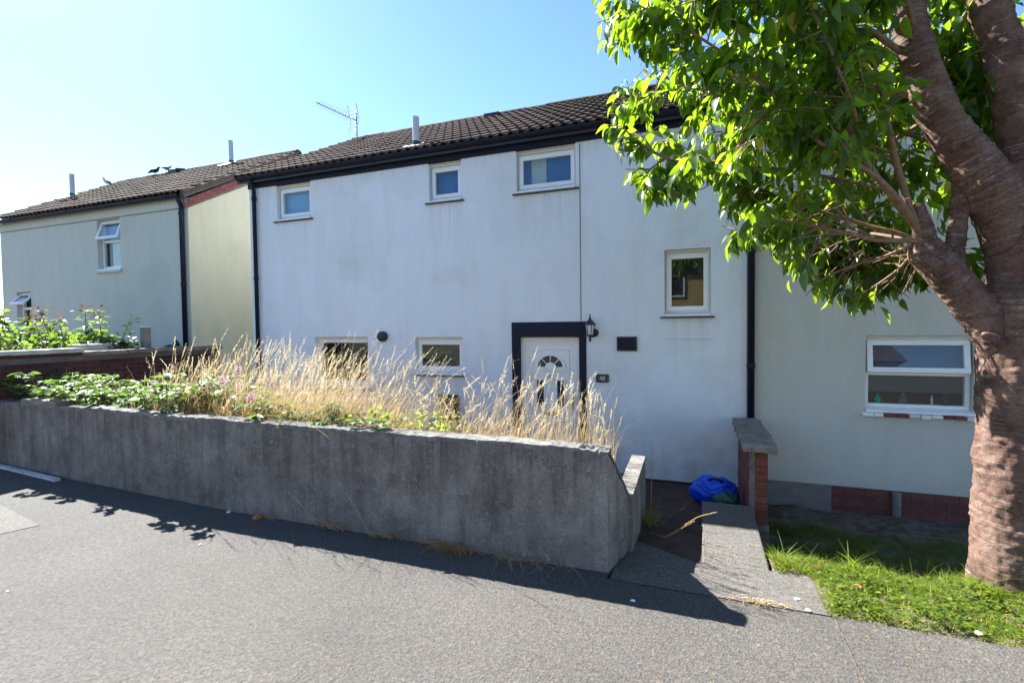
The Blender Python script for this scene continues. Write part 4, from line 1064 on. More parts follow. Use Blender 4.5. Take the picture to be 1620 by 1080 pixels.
K = (1.46, 4.28, 2.40)
BR = [  # path, start radius
    ([K, (1.36, 4.24, 2.62), (1.24, 4.18, 3.05), (1.14, 4.12, 3.5), (1.02, 4.05, 3.75), (1.0, 4.0, 4.2), (.96, 3.95, 4.7)], .026),
    ([K, (1.22, 4.15, 2.72), (.98, 4.02, 3.05), (.82, 3.98, 3.40), (.60, 3.97, 3.42), (.40, 3.97, 3.28), (.22, 3.97, 3.08), (.10, 3.98, 3.02), (-.19, 4.0, 3.08), (-.42, 4.0, 3.22), (-.56, 4.0, 3.38)], .021),
    ([(-.26, 4.0, 3.1), (-.40, 3.99, 3.0), (-.38, 3.98, 2.93), (-.25, 3.97, 2.92)], .008),
    ([K, (1.15, 4.2, 2.42), (.80, 4.12, 2.52), (.5, 4.1, 2.58), (.25, 4.1, 2.52)], .020),
    ([K, (1.05, 4.4, 2.6), (.55, 4.55, 2.88), (.1, 4.65, 3.18), (-.2, 4.7, 3.4)], .018),
    ([K, (1.15, 4.0, 2.75), (.7, 3.8, 3.05), (.35, 3.7, 3.45), (-.1, 3.65, 3.85), (-.45, 3.65, 4.05)], .018),
    ([K, (1.20, 4.35, 2.30), (.95, 4.35, 2.22), (.80, 4.3, 2.12)], .013),
    ([K, (1.38, 4.45, 2.25), (1.25, 4.5, 2.12), (1.15, 4.5, 2.05)], .012),
    ([(1.42, 4.31, 3.62), (1.0, 4.2, 3.95), (.4, 4.1, 4.18), (-.2, 4.1, 4.3), (-.62, 4.1, 4.35)], .024),
    ([(1.5, 4.35, 3.4), (1.05, 4.6, 3.68), (.5, 4.8, 3.92), (-.2, 4.8, 3.95), (-.65, 4.7, 3.85)], .024),
    ([(1.33, 4.28, 4.15), (.9, 4.0, 4.45), (.3, 3.9, 4.62), (-.3, 3.9, 4.7)], .024),
    ([(1.38, 4.28, 3.85), (1.15, 3.8, 3.95), (.85, 3.45, 4.0), (.5, 3.3, 3.95)], .018),
    ([(1.67, 4.48, 3.08), (1.5, 4.75, 3.3), (1.2, 5.0, 3.5), (.6, 5.2, 3.65), (.1, 5.3, 3.7)], .024),
    ([K, (1.25, 4.6, 2.52), (.95, 4.95, 2.72), (.55, 5.1, 2.95)], .016),
    ([(1.72, 4.42, 2.0), (1.72, 4.75, 2.25), (1.62, 5.0, 2.25), (1.5, 5.1, 2.15)], .014),
    ([(1.6, 4.4, 2.2), (1.45, 4.7, 2.35), (1.2, 4.9, 2.3), (1.05, 5.0, 2.2)], .014),
    ([(1.55, 4.4, 3.3), (1.3, 4.9, 3.2), (1.0, 5.3, 3.0), (.8, 5.5, 2.8)], .018),
    ([(1.93, 4.46, 3.75), (1.7, 4.9, 3.9), (1.4, 5.3, 3.8), (1.1, 5.6, 3.6)], .018),
    ([(1.25, 4.2, 4.7), (.7, 4.1, 5.1), (.1, 4.1, 5.2), (-.4, 4.1, 5.0)], .024),
    ([(1.0, 4.1, 5.6), (.5, 3.9, 5.8), (.0, 3.9, 5.8)], .02),
    ([(1.8, 4.6, 5.3), (1.6, 4.1, 5.8), (1.3, 3.6, 5.9)], .02),
    ([(2.0, 4.7, 5.9), (2.3, 4.9, 6.3), (2.4, 5.2, 6.6)], .02),
    ([(2.65, 4.5, 3.7), (3.0, 4.1, 3.9), (3.4, 3.8, 3.9)], .022),
    ([(2.9, 4.6, 4.4), (3.5, 4.7, 4.6), (4.0, 4.8, 4.5)], .022),
    ([(3.1, 4.7, 5.2), (3.5, 4.9, 5.7), (3.8, 5.2, 5.9)], .02),
    ([(2.5, 4.5, 3.4), (2.9, 5.0, 3.5), (3.3, 5.4, 3.4)], .02),
    ([(2.0, 4.55, 2.85), (1.9, 4.8, 3.2), (1.8, 4.9, 3.6), (1.75, 4.95, 4.1), (1.7, 4.9, 4.6)], .02),
    ([(1.5, 4.40, 3.5), (1.65, 4.75, 3.7), (1.85, 5.0, 3.8), (2.1, 5.2, 3.8)], .018),
    ([(1.95, 4.5, 3.6), (2.1, 4.9, 3.4), (2.2, 5.2, 3.2), (2.3, 5.3, 3.0)], .018),
    ([(1.38, 4.35, 3.9), (1.2, 4.7, 4.1), (.9, 5.0, 4.3), (.5, 5.1, 4.5)], .018),
    ([(1.0, 4.1, 3.75), (.75, 4.0, 3.9), (.4, 3.85, 4.05), (.0, 3.75, 4.1)], .014),
    ([(1.1, 4.1, 3.5), (.85, 4.3, 3.6), (.45, 4.4, 3.7), (.0, 4.4, 3.7)], .014),
    ([(1.2, 4.15, 2.75), (.95, 4.35, 2.9), (.6, 4.45, 3.05), (.25, 4.4, 3.1)], .014),
    ([(1.05, 4.05, 3.0), (.9, 3.75, 3.2), (.75, 3.6, 3.5), (.6, 3.5, 3.8)], .014),
    ([(1.25, 4.7, 2.3), (1.1, 4.9, 2.5), (.9, 5.0, 2.4), (.8, 5.0, 2.3)], .012),
]
ENVX = [-1.2, -.85, -.81, -.62, -.50, -.42, -.05, .0, .10, .18, .45, .50, .78, .85, 1.15, 1.30, 1.62, 1.75, 2.2, 4.5]
ENVZ = [9, 9, 3.5, 3.15, 2.85, 2.80, 2.80, 3.0, 2.9, 2.35, 2.45, 2.35, 2.05, 1.95, 1.90, 1.98, 1.95, 2.1, 2.9, 2.9]
def ok_leaf(p):
    k = p[1] / 4.25                                               # same envelope, wider with distance
    if p[2] - 1.85 < (np.interp(p[0] / k, ENVX, ENVZ) - 1.85) * k: return False
    if p[0] > 1.42 + .0 and p[1] < 4.42 and p[2] < 3.0: return False     # front of trunk and stub stays clear
    if p[1] < 4.4 and abs(p[0] - np.interp(p[2], [2.3, 2.68, 3.25, 3.6, 4.0, 4.6], [2.0, 1.87, 1.55, 1.43, 1.35, 1.28])) < .17 and p[2] > 2.4: return False
    if p[1] < 4.42 and p[0] > 1.78 and p[2] < 4.4: return False
    return True
br = MB(); tw = MB(); LP = []; LD = []; LL = []
R_ = random.Random(11)
def rv(s=1): return np.array([R_.gauss(0, s), R_.gauss(0, s), R_.gauss(0, s)])
def leaves_along(p, q, cnt, tip=True):
    d = (q - p); d = d / np.linalg.norm(d)
    for i in range(cnt):
        t = (i + .5 + R_.uniform(-.3, .3)) / cnt; c = p + (q - p) * t
        sd_ = np.cross(d, [0, 0, 1]); sd_ = sd_ / max(1e-6, np.linalg.norm(sd_)) * (1 if i % 2 else -1)
        dirv = d * .45 + sd_ * .5 + rv(.22) + np.array([-.05, 0, -.62])
        LP.append(c + dirv * .02); LD.append(dirv); LL.append(R_.uniform(.090, .155))
    LP.append(q); LD.append(d * .7 + rv(.2) + np.array([0, 0, -.5])); LL.append(R_.uniform(.10, .15))
for bi, (pts, r0) in enumerate(BR):
    p, r = smooth_path(pts, list(np.linspace(r0, .0055, len(pts))), .05)
    p = p + np.array([[.010 * mnoise.noise(Vector(q) * 6 + Vector((bi, 0, 0))), .010 * mnoise.noise(Vector(q) * 6 + Vector((0, bi, 5))), .010 * mnoise.noise(Vector(q) * 6 + Vector((3, 0, bi)))] for q in p])
    MB().tube([tuple(q) for q in p], [float(x) for x in r], 8).build("branch", 'twig', tr, smooth=True)
    L = np.concatenate([[0], np.cumsum(np.linalg.norm(np.diff(p, axis=0), axis=1))]); tot = L[-1]
    s = tot * .26 if tot > .8 else .02
    while s < tot:
        i = min(len(p) - 2, np.searchsorted(L, s) - 1); c = p[max(i, 0)]; d = p[i + 1] - p[i]; d = d / np.linalg.norm(d)
        dirv = d * .5 + rv(.55) + np.array([-.15, 0, -.05]); dirv /= np.linalg.norm(dirv)
        ln_ = R_.uniform(.18, .5) * (1 if tot > .8 else .5); e = c + dirv * ln_ + np.array([0, 0, -.06 * ln_])
        mid = (c + e) / 2 + rv(.02)
        if ok_leaf(e):
            tw.tube([tuple(c), tuple(mid), tuple(e)], [.006, .0045, .003], 5, caps=False)
            leaves_along(mid * .6 + c * .4, e, R_.randint(5, 8))
            for _ in range(2):
                a = c + (e - c) * R_.uniform(.35, .8); f = a + (dirv * .5 + rv(.5)) * R_.uniform(.12, .26) + np.array([0, 0, -.03])
                if ok_leaf(f):
                    tw.tube([tuple(a), tuple(f)], [.004, .0025], 4, caps=False); leaves_along(a, f, R_.randint(4, 6))
        s += R_.uniform(.050, .095)
    leaves_along(p[-6], p[-1], 6)
# a few long shoots hanging from the knob and lower clusters
for c, e, n in (((.25, 4.1, 2.52), (.17, 4.05, 2.36), 9), ((.42, 4.1, 2.55), (.36, 4.05, 2.46), 6), ((.8, 4.3, 2.12), (.72, 4.2, 2.03), 7), ((1.15, 4.5, 2.05), (1.1, 4.4, 1.98), 7), ((-.25, 3.97, 2.92), (-.12, 3.95, 2.9), 8), ((-.56, 4, 3.38), (-.68, 4, 3.42), 8), ((.62, 4.1, 2.55), (.6, 4.05, 2.44), 6)):
    c = np.array(c); e = np.array(e); tw.tube([tuple(c), tuple(e)], [.005, .003], 4, caps=False); leaves_along(c, e, n); leaves_along(c, e, n)
tw.build("twigs", 'twig', tr, smooth=True)['kind'] = 'stuff'
n0 = len(LP)
rg = np.random.default_rng(15)
for c0, sg, n in (((1.78, 4.62, 3.55), (.12, .10, .38), 170), ((1.72, 4.60, 4.2), (.14, .10, .3), 120), ((2.15, 4.75, 3.2), (.18, .12, .3), 90), ((.3, 4.75, 5.05), (.50, .35, .22), 260), ((1.3, 4.6, 5.4), (.5, .4, .3), 320), ((1.5, 5.05, 3.0), (.28, .14, .38), 280), ((1.2, 5.0, 2.62), (.28, .14, .2), 150), ((1.15, 5.0, 4.45), (.28, .2, .28), 260), ((1.85, 4.75, 3.75), (.12, .1, .35), 160), ((2.3, 4.6, 5.0), (.5, .4, .5), 320), ((3.0, 4.6, 4.4), (.5, .4, .5), 260)):  # extra leaf masses; the high ones are added to shade the crown
    for q in np.array(c0) + rg.normal(0, 1, (n, 3)) * sg:
        if 'A' and abs(q[0] - np.interp(q[2], [2.3, 2.68, 3.25, 3.6, 4.0, 4.6], [2.0, 1.87, 1.55, 1.43, 1.35, 1.28])) < .14 and q[1] < 4.5: continue
        if q[0] < 1.4 and c0[2] > 4.9 and q[2] < 4.72 + .35 * abs(q[1] - 4.2): continue
        LP.append(q); LD.append(np.array([0, 0, -.7]) + rg.normal(0, .5, 3)); LL.append(rg.uniform(.10, .16))
extra = np.arange(len(LP)) >= n0
P = np.array(LP); D = np.array(LD); L = np.array(LL)
KN = np.array(K)
def bare(p):
    """few leaves on the bare wood round the knob and along the front branches"""
    d = np.linalg.norm(p - KN)
    return p[1] < 4.45 and R_.random() < np.interp(d, [.45, .75, 1.15], [1., .8, 0.])
SN = np.array(SUN)
def corridor(p):
    """thin the gap through which the sun reaches the stub limb and the lower trunk"""
    for a0 in ((1.60, 4.25, 2.14), (1.82, 4.30, 1.62), (1.80, 4.3, 1.85)):
        q = p - np.array(a0); t = q @ SN
        if t > .12 and np.linalg.norm(q - SN * t) < .17 and R_.random() < .9: return True
    return False
extra &= ~np.array([corridor(p) for p in P]) 
keep = np.array([ok_leaf(p) and not corridor(p) and not bare(p) and ok_leaf(p + unit(d[None])[0] * l * .7) for p, d, l in zip(P, D, L)]) | extra
P, D, L = P[keep], D[keep], L[keep]
up = np.array([0, 0, 1.0]) + RNG.normal(0, .55, (len(P), 3)) + np.array([-.3, 0, 0])
rnd = RNG.uniform(0, 1, len(P))
print("leaves", len(P))
# the 300 that show largest from the pavement become leaf objects, the rest one mesh
rel = P + unit(D) * L[:, None] * .5 - np.array(CAMPOS); dep = rel @ np.array(Rf); px = 512 + rel @ np.array(Rr) / dep * 497.5; py = 341 - rel @ np.array(Ru) / dep * 497.5
cell = {}
for i in range(len(P)):
    if dep[i] > .3 and -5 < px[i] < 1030 and -5 < py[i] < 690:
        k = (int(px[i] // 9), int(py[i] // 9))
        if k not in cell or dep[i] < dep[cell[k]]: cell[k] = i
front = sorted(cell.values(), key=lambda i: -L[i] / dep[i])[:300]
sel = np.zeros(len(P), bool); sel[front] = True
T = leaf_template(.215, .32, .38)
me = batch(T, P[~sel], D[~sel], up[~sel], L[~sel], rnd[~sel], "leaves"); o = link("leaves", me, 'cherry', tr); o['kind'] = 'stuff'
lms = []
for w_, fo, dr_ in ((.215, .3, .38), (.20, .45, .25), (.23, .2, .5)):
    V_, F_ = leaf_template(w_, fo, dr_); m_ = np_mesh("leaf", V_, F_); m_.materials.append(M['cherry_o']); lms.append(m_)
for i in front:
    d = D[i] / np.linalg.norm(D[i]); s_ = np.cross(up[i], d); s_ /= np.linalg.norm(s_); u = np.cross(d, s_)
    o = bpy.data.objects.new("leaf", lms[i % 3]); COL.objects.link(o); o.parent = tr
    mt = Matrix(((d[0], s_[0], u[0]), (d[1], s_[1], u[1]), (d[2], s_[2], u[2]))) @ Matrix.Scale(float(L[i]), 3)
    o.matrix_local = Matrix.Translation(Vector(P[i]) - tr.location) @ mt.to_4x4()

# ------------------------------------------------------------------ dry grass in the raised garden
def meadow(n, xfun, hfun, seed):
    rg = np.random.default_rng(seed)
    x, y = xfun(rg, n); z = gz(x, y); Pb = np.stack([x, y, z], 1)
    H = hfun(rg, x, y); a = np.where((x > -3.3) & (rg.random(n) < .55), rg.uniform(0, 6.283, n), rg.normal(.25, .9, n))
    lean = rg.gamma(2., .09, n) * np.where(x > -1.3, .4, 1)
    D0 = np.stack([lean * np.cos(a), lean * np.sin(a) * .6, np.ones(n)], 1)
    bend = np.stack([np.cos(a) * rg.gamma(1.6, .14, n) * np.where(x > -1.3, .35, 1), np.sin(a) * rg.uniform(0, .18, n), -rg.uniform(0, .16, n)], 1)
    return rg, Pb, D0, bend, H
def gx(rg, n):
    x = np.where(rg.random(n) < .52, rg.uniform(-6.4, -3.2, n), rg.uniform(-7.4, -.80, n)); y = 3.86 + 2.3 * rg.random(n) ** 1.3
    thin = (x > -3.2)
    y = np.where(thin, 3.86 + 1.1 * rg.random(n) ** 1.2, y)
    cc = rg.choice([-3.0, -2.62, -2.28, -2.05, -1.72, -1.48, -1.26, -1.02, -.86], n); x = np.where(thin & (rg.random(n) < .8), np.minimum(cc + rg.normal(0, .065, n), -.79), x)
    y = np.where(x < -6.2, 4.6 + 1.4 * rg.random(n), y)
    return x, y
def gh(rg, x, y):
    top = np.interp(x, [-8, -6.5, -5, -3.6, -2.6, -1.6, -.8], [1.45, 1.64, 1.78, 1.62, 1.42, 1.48, 1.36])
    h = (top - gz(x, y)) * rg.beta(2.2, 1.3, len(x)) * 1.06; tall = rg.random(len(x)) < .03
    return np.where(tall, h + .32, h)
parts = []; heads = []
rg, Pb, D0, bend, H = meadow(1400, gx, gh, 21)
rn = rg.uniform(0, 1, len(H))
for ang in (0, math.pi / 2):
    sd_ = np.tile(np.array([[math.cos(ang), math.sin(ang), 0]]), (len(H), 1))
    v, f, r, C = strips(Pb, D0, bend, H, rg.uniform(.004, .0075, len(H)), 7, rn, side=sd_); parts.append((v, f, r))
sV, sF, sR = join(parts)
st_me = np_mesh("dry_stems", sV, sF, sR)
# seed heads: spikelets along the last part of each stem
TS = leaf_template(.11, .4, .1, 2)
k = 13; tt = np.linspace(.86, 1.0, k)
hp = []; hd = []; hl = []; hr = []
style = rg.random(len(H))
for j, t in enumerate(tt):
    c = Pb + H[:, None] * (D0 * t + bend * t ** 2); tan = unit(D0 + 2 * bend * t)
    for _ in range(2):
        off = rg.normal(0, 1, (len(H), 3)); off = unit(off - tan * (off * tan).sum(1, keepdims=True))
        sp = np.where(style < .7, .17, .55)[:, None]
        d = unit(tan + off * sp + np.where(style > .75, -.6, 0)[:, None] * np.array([0, 0, 1]))
        hp.append(c + off * .002); hd.append(d); hl.append(rg.uniform(.014, .030, len(H))); hr.append(rn)
hp = np.concatenate(hp); hd = np.concatenate(hd); hl = np.concatenate(hl); hr = np.concatenate(hr)
hd_me = batch(TS, hp, hd, rg.normal(0, 1, hp.shape), hl, hr, "seed_heads")
# tangled low blades
rg, Pb, D0, bend, H = meadow(4600, lambda r, n: (np.where(r.random(n) < .4, r.uniform(-6.4, -3, n), r.uniform(-8.2, -.79, n)), 3.84 + 1.7 * r.random(n) ** 1.6), lambda r, x, y: r.uniform(.25, .85, len(x)) * np.where((x > -6) & (x < -3), 1.3, 1), 22)
v, f, r, C = strips(Pb, D0 * np.array([1.6, 1.6, 1]), bend * 2.6, H, rg.uniform(.003, .007, len(H)), 6, rg.uniform(0, .8, len(H)))
bl_me = np_mesh("dry_blades", v, f, r)
for k_ in ('bramble', 'hydrangea', 'lawn'): soft(M[k_], .28)
gr = link("dry_grass", st_me, 'straw_pale'); gr['kind'] = 'stuff'
tag(gr, "tall sunlit straw coloured dry grass with seed heads behind the retaining wall", "grass")
a = link("seed_heads", hd_me, 'straw_pale', gr); a['kind'] = 'stuff'
a = link("dry_blades", bl_me, 'straw', gr); a['kind'] = 'stuff'

# ------------------------------------------------------------------ leafy plants
def clump(name, loc, label, cat, group, gen, mats, stem_mat='twig', stems=None):
    r = empty(name, loc, label, cat, group)
    if stems:
        mb = MB()
        for pts, rad in stems: mb.tube(pts, rad, 5, caps=False)
        mb.build("stem", stem_mat, r)
    for nm, (P_, D_, U_, L_, tpl), mt in gen:
        me = batch(tpl, P_, D_, U_, L_, RNG.uniform(0, 1, len(P_)), nm); o = link(nm, me, mt, r); o['kind'] = 'stuff'
    return r
TB = leaf_template(.34, .18, .18, 3)
def bramble(x0, x1, y0, y1, ztop, canes, n, seed, overhang=0.):
    """arching canes with 3-leaflet leaves held flat to the light"""
    rg = np.random.default_rng(seed); P_ = []; D_ = []; U_ = []; L_ = []; st = []
    def leaf3(c, d):
        nrm = np.array([-.35, .05, 1.0]) + rg.normal(0, .32, 3)
        for a in (-1.0, 0, 1.0):
            dd = np.array([d[0] * math.cos(a) - d[1] * math.sin(a), d[0] * math.sin(a) + d[1] * math.cos(a), d[2] - .1]) + rg.normal(0, .12, 3)
            P_.append(c); D_.append(dd); U_.append(nrm); L_.append(rg.uniform(.055, .10) * (1.15 if a == 0 else .9))
    for _ in range(canes):
        b = np.array([rg.uniform(x0, x1), rg.uniform(y0, y1), 0]); b[2] = gz(b[0], b[1])
        an = rg.uniform(0, 2 * math.pi); ln_ = rg.uniform(.5, 1.1); h = (ztop(b[0]) - b[2]) * rg.uniform(.75, 1.12)
        pts = [];
        for t in np.linspace(0, 1, 9):
            q = b + np.array([math.cos(an) * ln_ * t, math.sin(an) * ln_ * t * .4, h * (1 - (1 - min(1, t * 1.35)) ** 2) - .12 * max(0, t - .7)])
            q[1] = max(q[1], 3.84 - overhang * t) if q[2] > .95 else max(q[1], 3.86)
            pts.append(q)
        st.append(([tuple(q) for q in pts], .004))
        for q0, q1 in zip(pts[2:-1], pts[3:]):
            for s_ in (.3, .8):
                c = q0 + (q1 - q0) * s_; a2 = rg.uniform(0, 2 * math.pi); d = np.array([math.cos(a2), math.sin(a2), rg.uniform(-.1, .3)]); leaf3(c + d * .03, d)
    for _ in range(n):
        x = rg.uniform(x0, x1); y = rg.uniform(y0, y1); z = ztop(x) * rg.uniform(.72, 1.0); a2 = rg.uniform(0, 2 * math.pi); leaf3(np.array([x, y, z]), np.array([math.cos(a2), math.sin(a2), rg.uniform(-.2, .2)]))
    return np.array(P_), np.array(D_), np.array(U_), np.array(L_), st
zt = lambda x: np.interp(x, [-9.2, -8.3, -7.6, -7.0, -6.4, -5.8, -5.3, -4.8], [1.05, 1.17, 1.26, 1.12, 1.10, 1.22, 1.20, 1.02])
a = bramble(-8.6, -5.1, 3.80, 4.55, zt, 80, 760, 31, .22)
clump("bramble_thicket", (-6.8, 4.1, .55), "wide bright green bramble thicket behind the left end of the wall", "bramble", None, [("leaves", (*a[:4], TB), 'bramble')], [], stems=a[4])
a = bramble(-3.95, -3.15, 3.78, 4.1, lambda x: 1.03, 12, 110, 32, .12)
P_, D_, U_, L_, st = a
vine = [(-3.72, 3.78, .97), (-3.74, 3.66, .99), (-3.76, 3.628, .93), (-3.79, 3.625, .75), (-3.77, 3.622, .55), (-3.80, 3.622, .44)]
st.append((vine, .0035)); rg = np.random.default_rng(5)
for q in vine[1:]:
    for _ in range(3):
        P_ = np.vstack([P_, np.array(q) + rg.normal(0, .012, 3) - [0, .01, 0]]); D_ = np.vstack([D_, [rg.normal(), -.4, rg.normal() * .6 - .3]]); U_ = np.vstack([U_, [0, -1, .5]]); L_ = np.append(L_, rg.uniform(.035, .06))
clump("bramble_spray", (-3.6, 3.9, .6), "small pale bramble spray spilling over the wall top with a trailing shoot", "bramble", None, [("leaves", (P_, D_, U_, L_, TB), 'bramble')], [], stems=st)
# low green undergrowth between the stems
def scrub(x0, x1, y0, y1, z0, z1, n, seed, ll=(.03, .06)):
    rg = np.random.default_rng(seed); P_ = np.stack([rg.uniform(x0, x1, n), rg.uniform(y0, y1, n), rg.uniform(0, 1, n)], 1)
    u = (P_[:, 0] - x0) / (x1 - x0); P_[:, 2] = z0 + (z1 - z0) * P_[:, 2] * (.45 + .55 * np.sin(np.pi * u) + .15 * np.sin(9 * u))
    return P_, rg.normal(0, 1, (n, 3)) * [1, 1, .5], rg.normal(0, .5, (n, 3)) + [-.3, 0, 1], rg.uniform(*ll, n), TB
clump("green_undergrowth", (-2.8, 4.1, .6), "low olive green weeds among the straw left of the front door", "weeds", None, [("leaves", scrub(-3.35, -2.0, 3.84, 4.35, .6, 1.10, 900, 41), 'herb')], [])
clump("yellowed_undergrowth", (-4.5, 4.0, .6), "dry orange and yellow stalks below the pink flowers", "weeds", None, [("leaves", scrub(-5.1, -4.05, 3.86, 4.4, .6, 1.10, 420, 42), 'herb'), ("dry_leaves", scrub(-5.0, -3.9, 3.84, 4.3, .6, 1.02, 300, 43), 'herb_dry')], [])
# willowherb with pink flowers
rg = np.random.default_rng(51); P_ = []; D_ = []; U_ = []; L_ = []; FP = []; FD = []; st = []
for bx, h in ((-5.0, 1.38), (-5.12, 1.28), (-5.22, 1.18), (-4.88, 1.20), (-4.72, 1.05), (-4.95, 1.30), (-4.62, 1.12), (-5.35, 1.0), (-4.45, .98)):
    b = np.array([bx + rg.normal(0, .03), 4.15 + rg.normal(0, .08), .55]); e = np.array([bx + rg.normal(0, .05), 4.15 + rg.normal(0, .08), h]); st.append(([tuple(b), tuple(e)], [.006, .003]))
    for t in np.linspace(.15, .97, 26):
        c = b + (e - b) * t; a2 = rg.uniform(0, 6.28); P_.append(c); D_.append([math.cos(a2), math.sin(a2), .5]); U_.append([0, 0, 1]); L_.append(.085 * (1.15 - t))
    if h > 1.03:
        for t in np.linspace(.90, 1.02, 4):
            c = b + (e - b) * t
            for q in range(5):
                a2 = q * 1.257 + t * 9; d = [math.cos(a2), math.sin(a2) - .4, .35]; FP.append(c + np.array(d) * .018); FD.append(d)
TP = leaf_template(.42, .1, -.1, 3); n = len(FP)
clump("willowherb", (-4.95, 4.15, .55), "leafy herb with small pink flowers amid the straw grass", "wildflower", None,
      [("leaves", (np.array(P_), np.array(D_), np.array(U_), np.array(L_), leaf_template(.14, .2, .2, 3)), 'herb'), ("petals", (np.array(FP), np.array(FD), np.tile([0, -.5, 1.], (n, 1)), np.full(n, .026), TP), 'petal')], [], stems=st, stem_mat='herb')

# neighbour's shrubs behind the boundary wall
def shrub(name, cx_, cy_, z0, z1, rx, n, mt, label, seed, shoots=(), tip=None):
    rg = np.random.default_rng(seed); P_ = []; D_ = []; U_ = []; L_ = []; TPp = []; st = []
    for _ in range(n):
        d = unit(rg.normal(0, 1, (1, 3)))[0]; r = rg.uniform(.55, 1.0)
        q = np.array([cx_ + d[0] * rx * r, cy_ + d[1] * rx * .7 * r, z0 + (z1 - z0) * (.5 + .5 * d[2] * r)])
        P_.append(q); D_.append(np.array([d[0], d[1], .1]) + rg.normal(0, .45, 3)); U_.append(np.array([-.3, 0, 1]) + rg.normal(0, .4, 3)); L_.append(rg.uniform(.07, .13))
    for (sx, sz, lean) in shoots:
        b = np.array([sx, cy_, (z0 + z1) / 2]); e = np.array([sx + lean, cy_ + rg.normal(0, .1), sz]); st.append(([tuple(b), tuple((b + e) / 2 + [0, 0, .05]), tuple(e)], [.01, .008, .004]))
        for t in np.linspace(.15, 1.0, 16):
            c = b + (e - b) * t
            for _ in range(2):
                a2 = rg.uniform(0, 6.28); q = [math.cos(a2), math.sin(a2), rg.uniform(-.3, .4)]
                P_.append(c + np.array(q) * .02); D_.append(q); U_.append([-.2, 0, 1]); L_.append(rg.uniform(.09, .15))
        for _ in range(16 if tip else 0):
            q = rg.normal(0, 1, 3); TPp.append((e + q * .045, q))
    for i in range(5):
        a2 = 1.25 * i; st.append(([(cx_, cy_, z0 - .4), (cx_ + .5 * rx * math.cos(a2), cy_ + .4 * rx * math.sin(a2), z1 - .15)], [.014, .006]))
    gen = [("leaves", (np.array(P_), np.array(D_), np.array(U_), np.array(L_), TB), mt)]
    if TPp: gen.append(("faded_flowers", (np.array([t[0] for t in TPp]), np.array([t[1] for t in TPp]), np.tile([0, 0, 1.], (len(TPp), 1)) + RNG.normal(0, .5, (len(TPp), 3)), np.full(len(TPp), .06), TB), 'red_tips'))
    return clump(name, (cx_, cy_, .55), label, "shrub", "shrubs in the neighbour's front garden", gen, [], stems=st)
shrub("flowering_shrub", -11.9, 5.4, .9, 1.98, .75, 800, 'hydrangea', "leafy shrub with dull reddish heads nearest the small open window", 61, ((-12.0, 2.1, .0), (-11.6, 2.0, .1)), True)
shrub("flowering_shrub", -10.75, 5.45, .9, 1.92, .60, 650, 'hydrangea', "tall shooting shrub whose reddish top reaches highest", 62, ((-10.85, 2.20, -.25), (-10.5, 2.05, .05)), True)
shrub("flowering_shrub", -9.85, 5.5, .9, 1.92, .50, 600, 'hydrangea', "bright green shrub with two upright leafy shoots", 63, ((-10.05, 2.20, .0), (-9.6, 2.18, .12)), True)
shrub("dark_shrub", -9.12, 5.5, .9, 1.78, .34, 420, 'dark_shrub', "dark green shaded shrub leaning toward the stubby post", 64, ((-9.25, 2.08, .38),))
shrub("dark_shrub", -8.62 - .3, 6.3, .9, 1.66, .20, 110, 'dark_shrub', "small dark shrub beside the drainpipe of the beige house", 66)
shrub("pale_shrub", -12.95, 5.5, .9, 2.42, .42, 520, 'hydrangea', "pale green shrub cut off by the picture's left edge", 65)

# ------------------------------------------------------------------ lawn
def lawn(n, seed, yr, hl, tint):
    rg = np.random.default_rng(seed); x = .52 + 4.2 * rg.random(n) ** 1.25; y = rg.uniform(*yr, n)
    k = (x > .74) | (y > 4.07); x = x[k]; y = y[k]
    bare = np.array([mnoise.noise(Vector((a * 2.3, b * 2.3, 3.))) for a, b in zip(x, y)]); k = bare < rg.uniform(.15, .7, len(x)); x = x[k]; y = y[k]; n = len(x)
    z = lz(x, y) - .004; a = rg.uniform(0, 6.283, n); D0 = np.stack([np.cos(a) * .45, np.sin(a) * .45, np.ones(n)], 1); bd_ = np.stack([np.cos(a) * .6, np.sin(a) * .6, -rg.uniform(.1, .6, n)], 1)
    H = rg.uniform(*hl, n) * np.where(rg.random(n) < .04, 1.9, 1)
    v, f, r, C = strips(np.stack([x, y, z], 1), D0, bd_, H, rg.uniform(.003, .0065, n), 3, np.clip(rg.normal(.5, .3, n) + tint, 0, 1)); return v, f, r
v, f, r = join([lawn(34000, 71, (3.575, 4.5), (.025, .07), .10), lawn(26000, 72, (4.4, 6.25), (.04, .10), -.2), lawn(2200, 73, (4.05, 4.35), (.06, .13), .0)])  # second batch, lying in the house's shade, is tinted darker
lo = link("lawn_grass", np_mesh("lawn_grass", v, f, r), 'lawn'); lo['kind'] = 'stuff'; tag(lo, "short sunlit lawn grass around the foot of the tree", "grass")
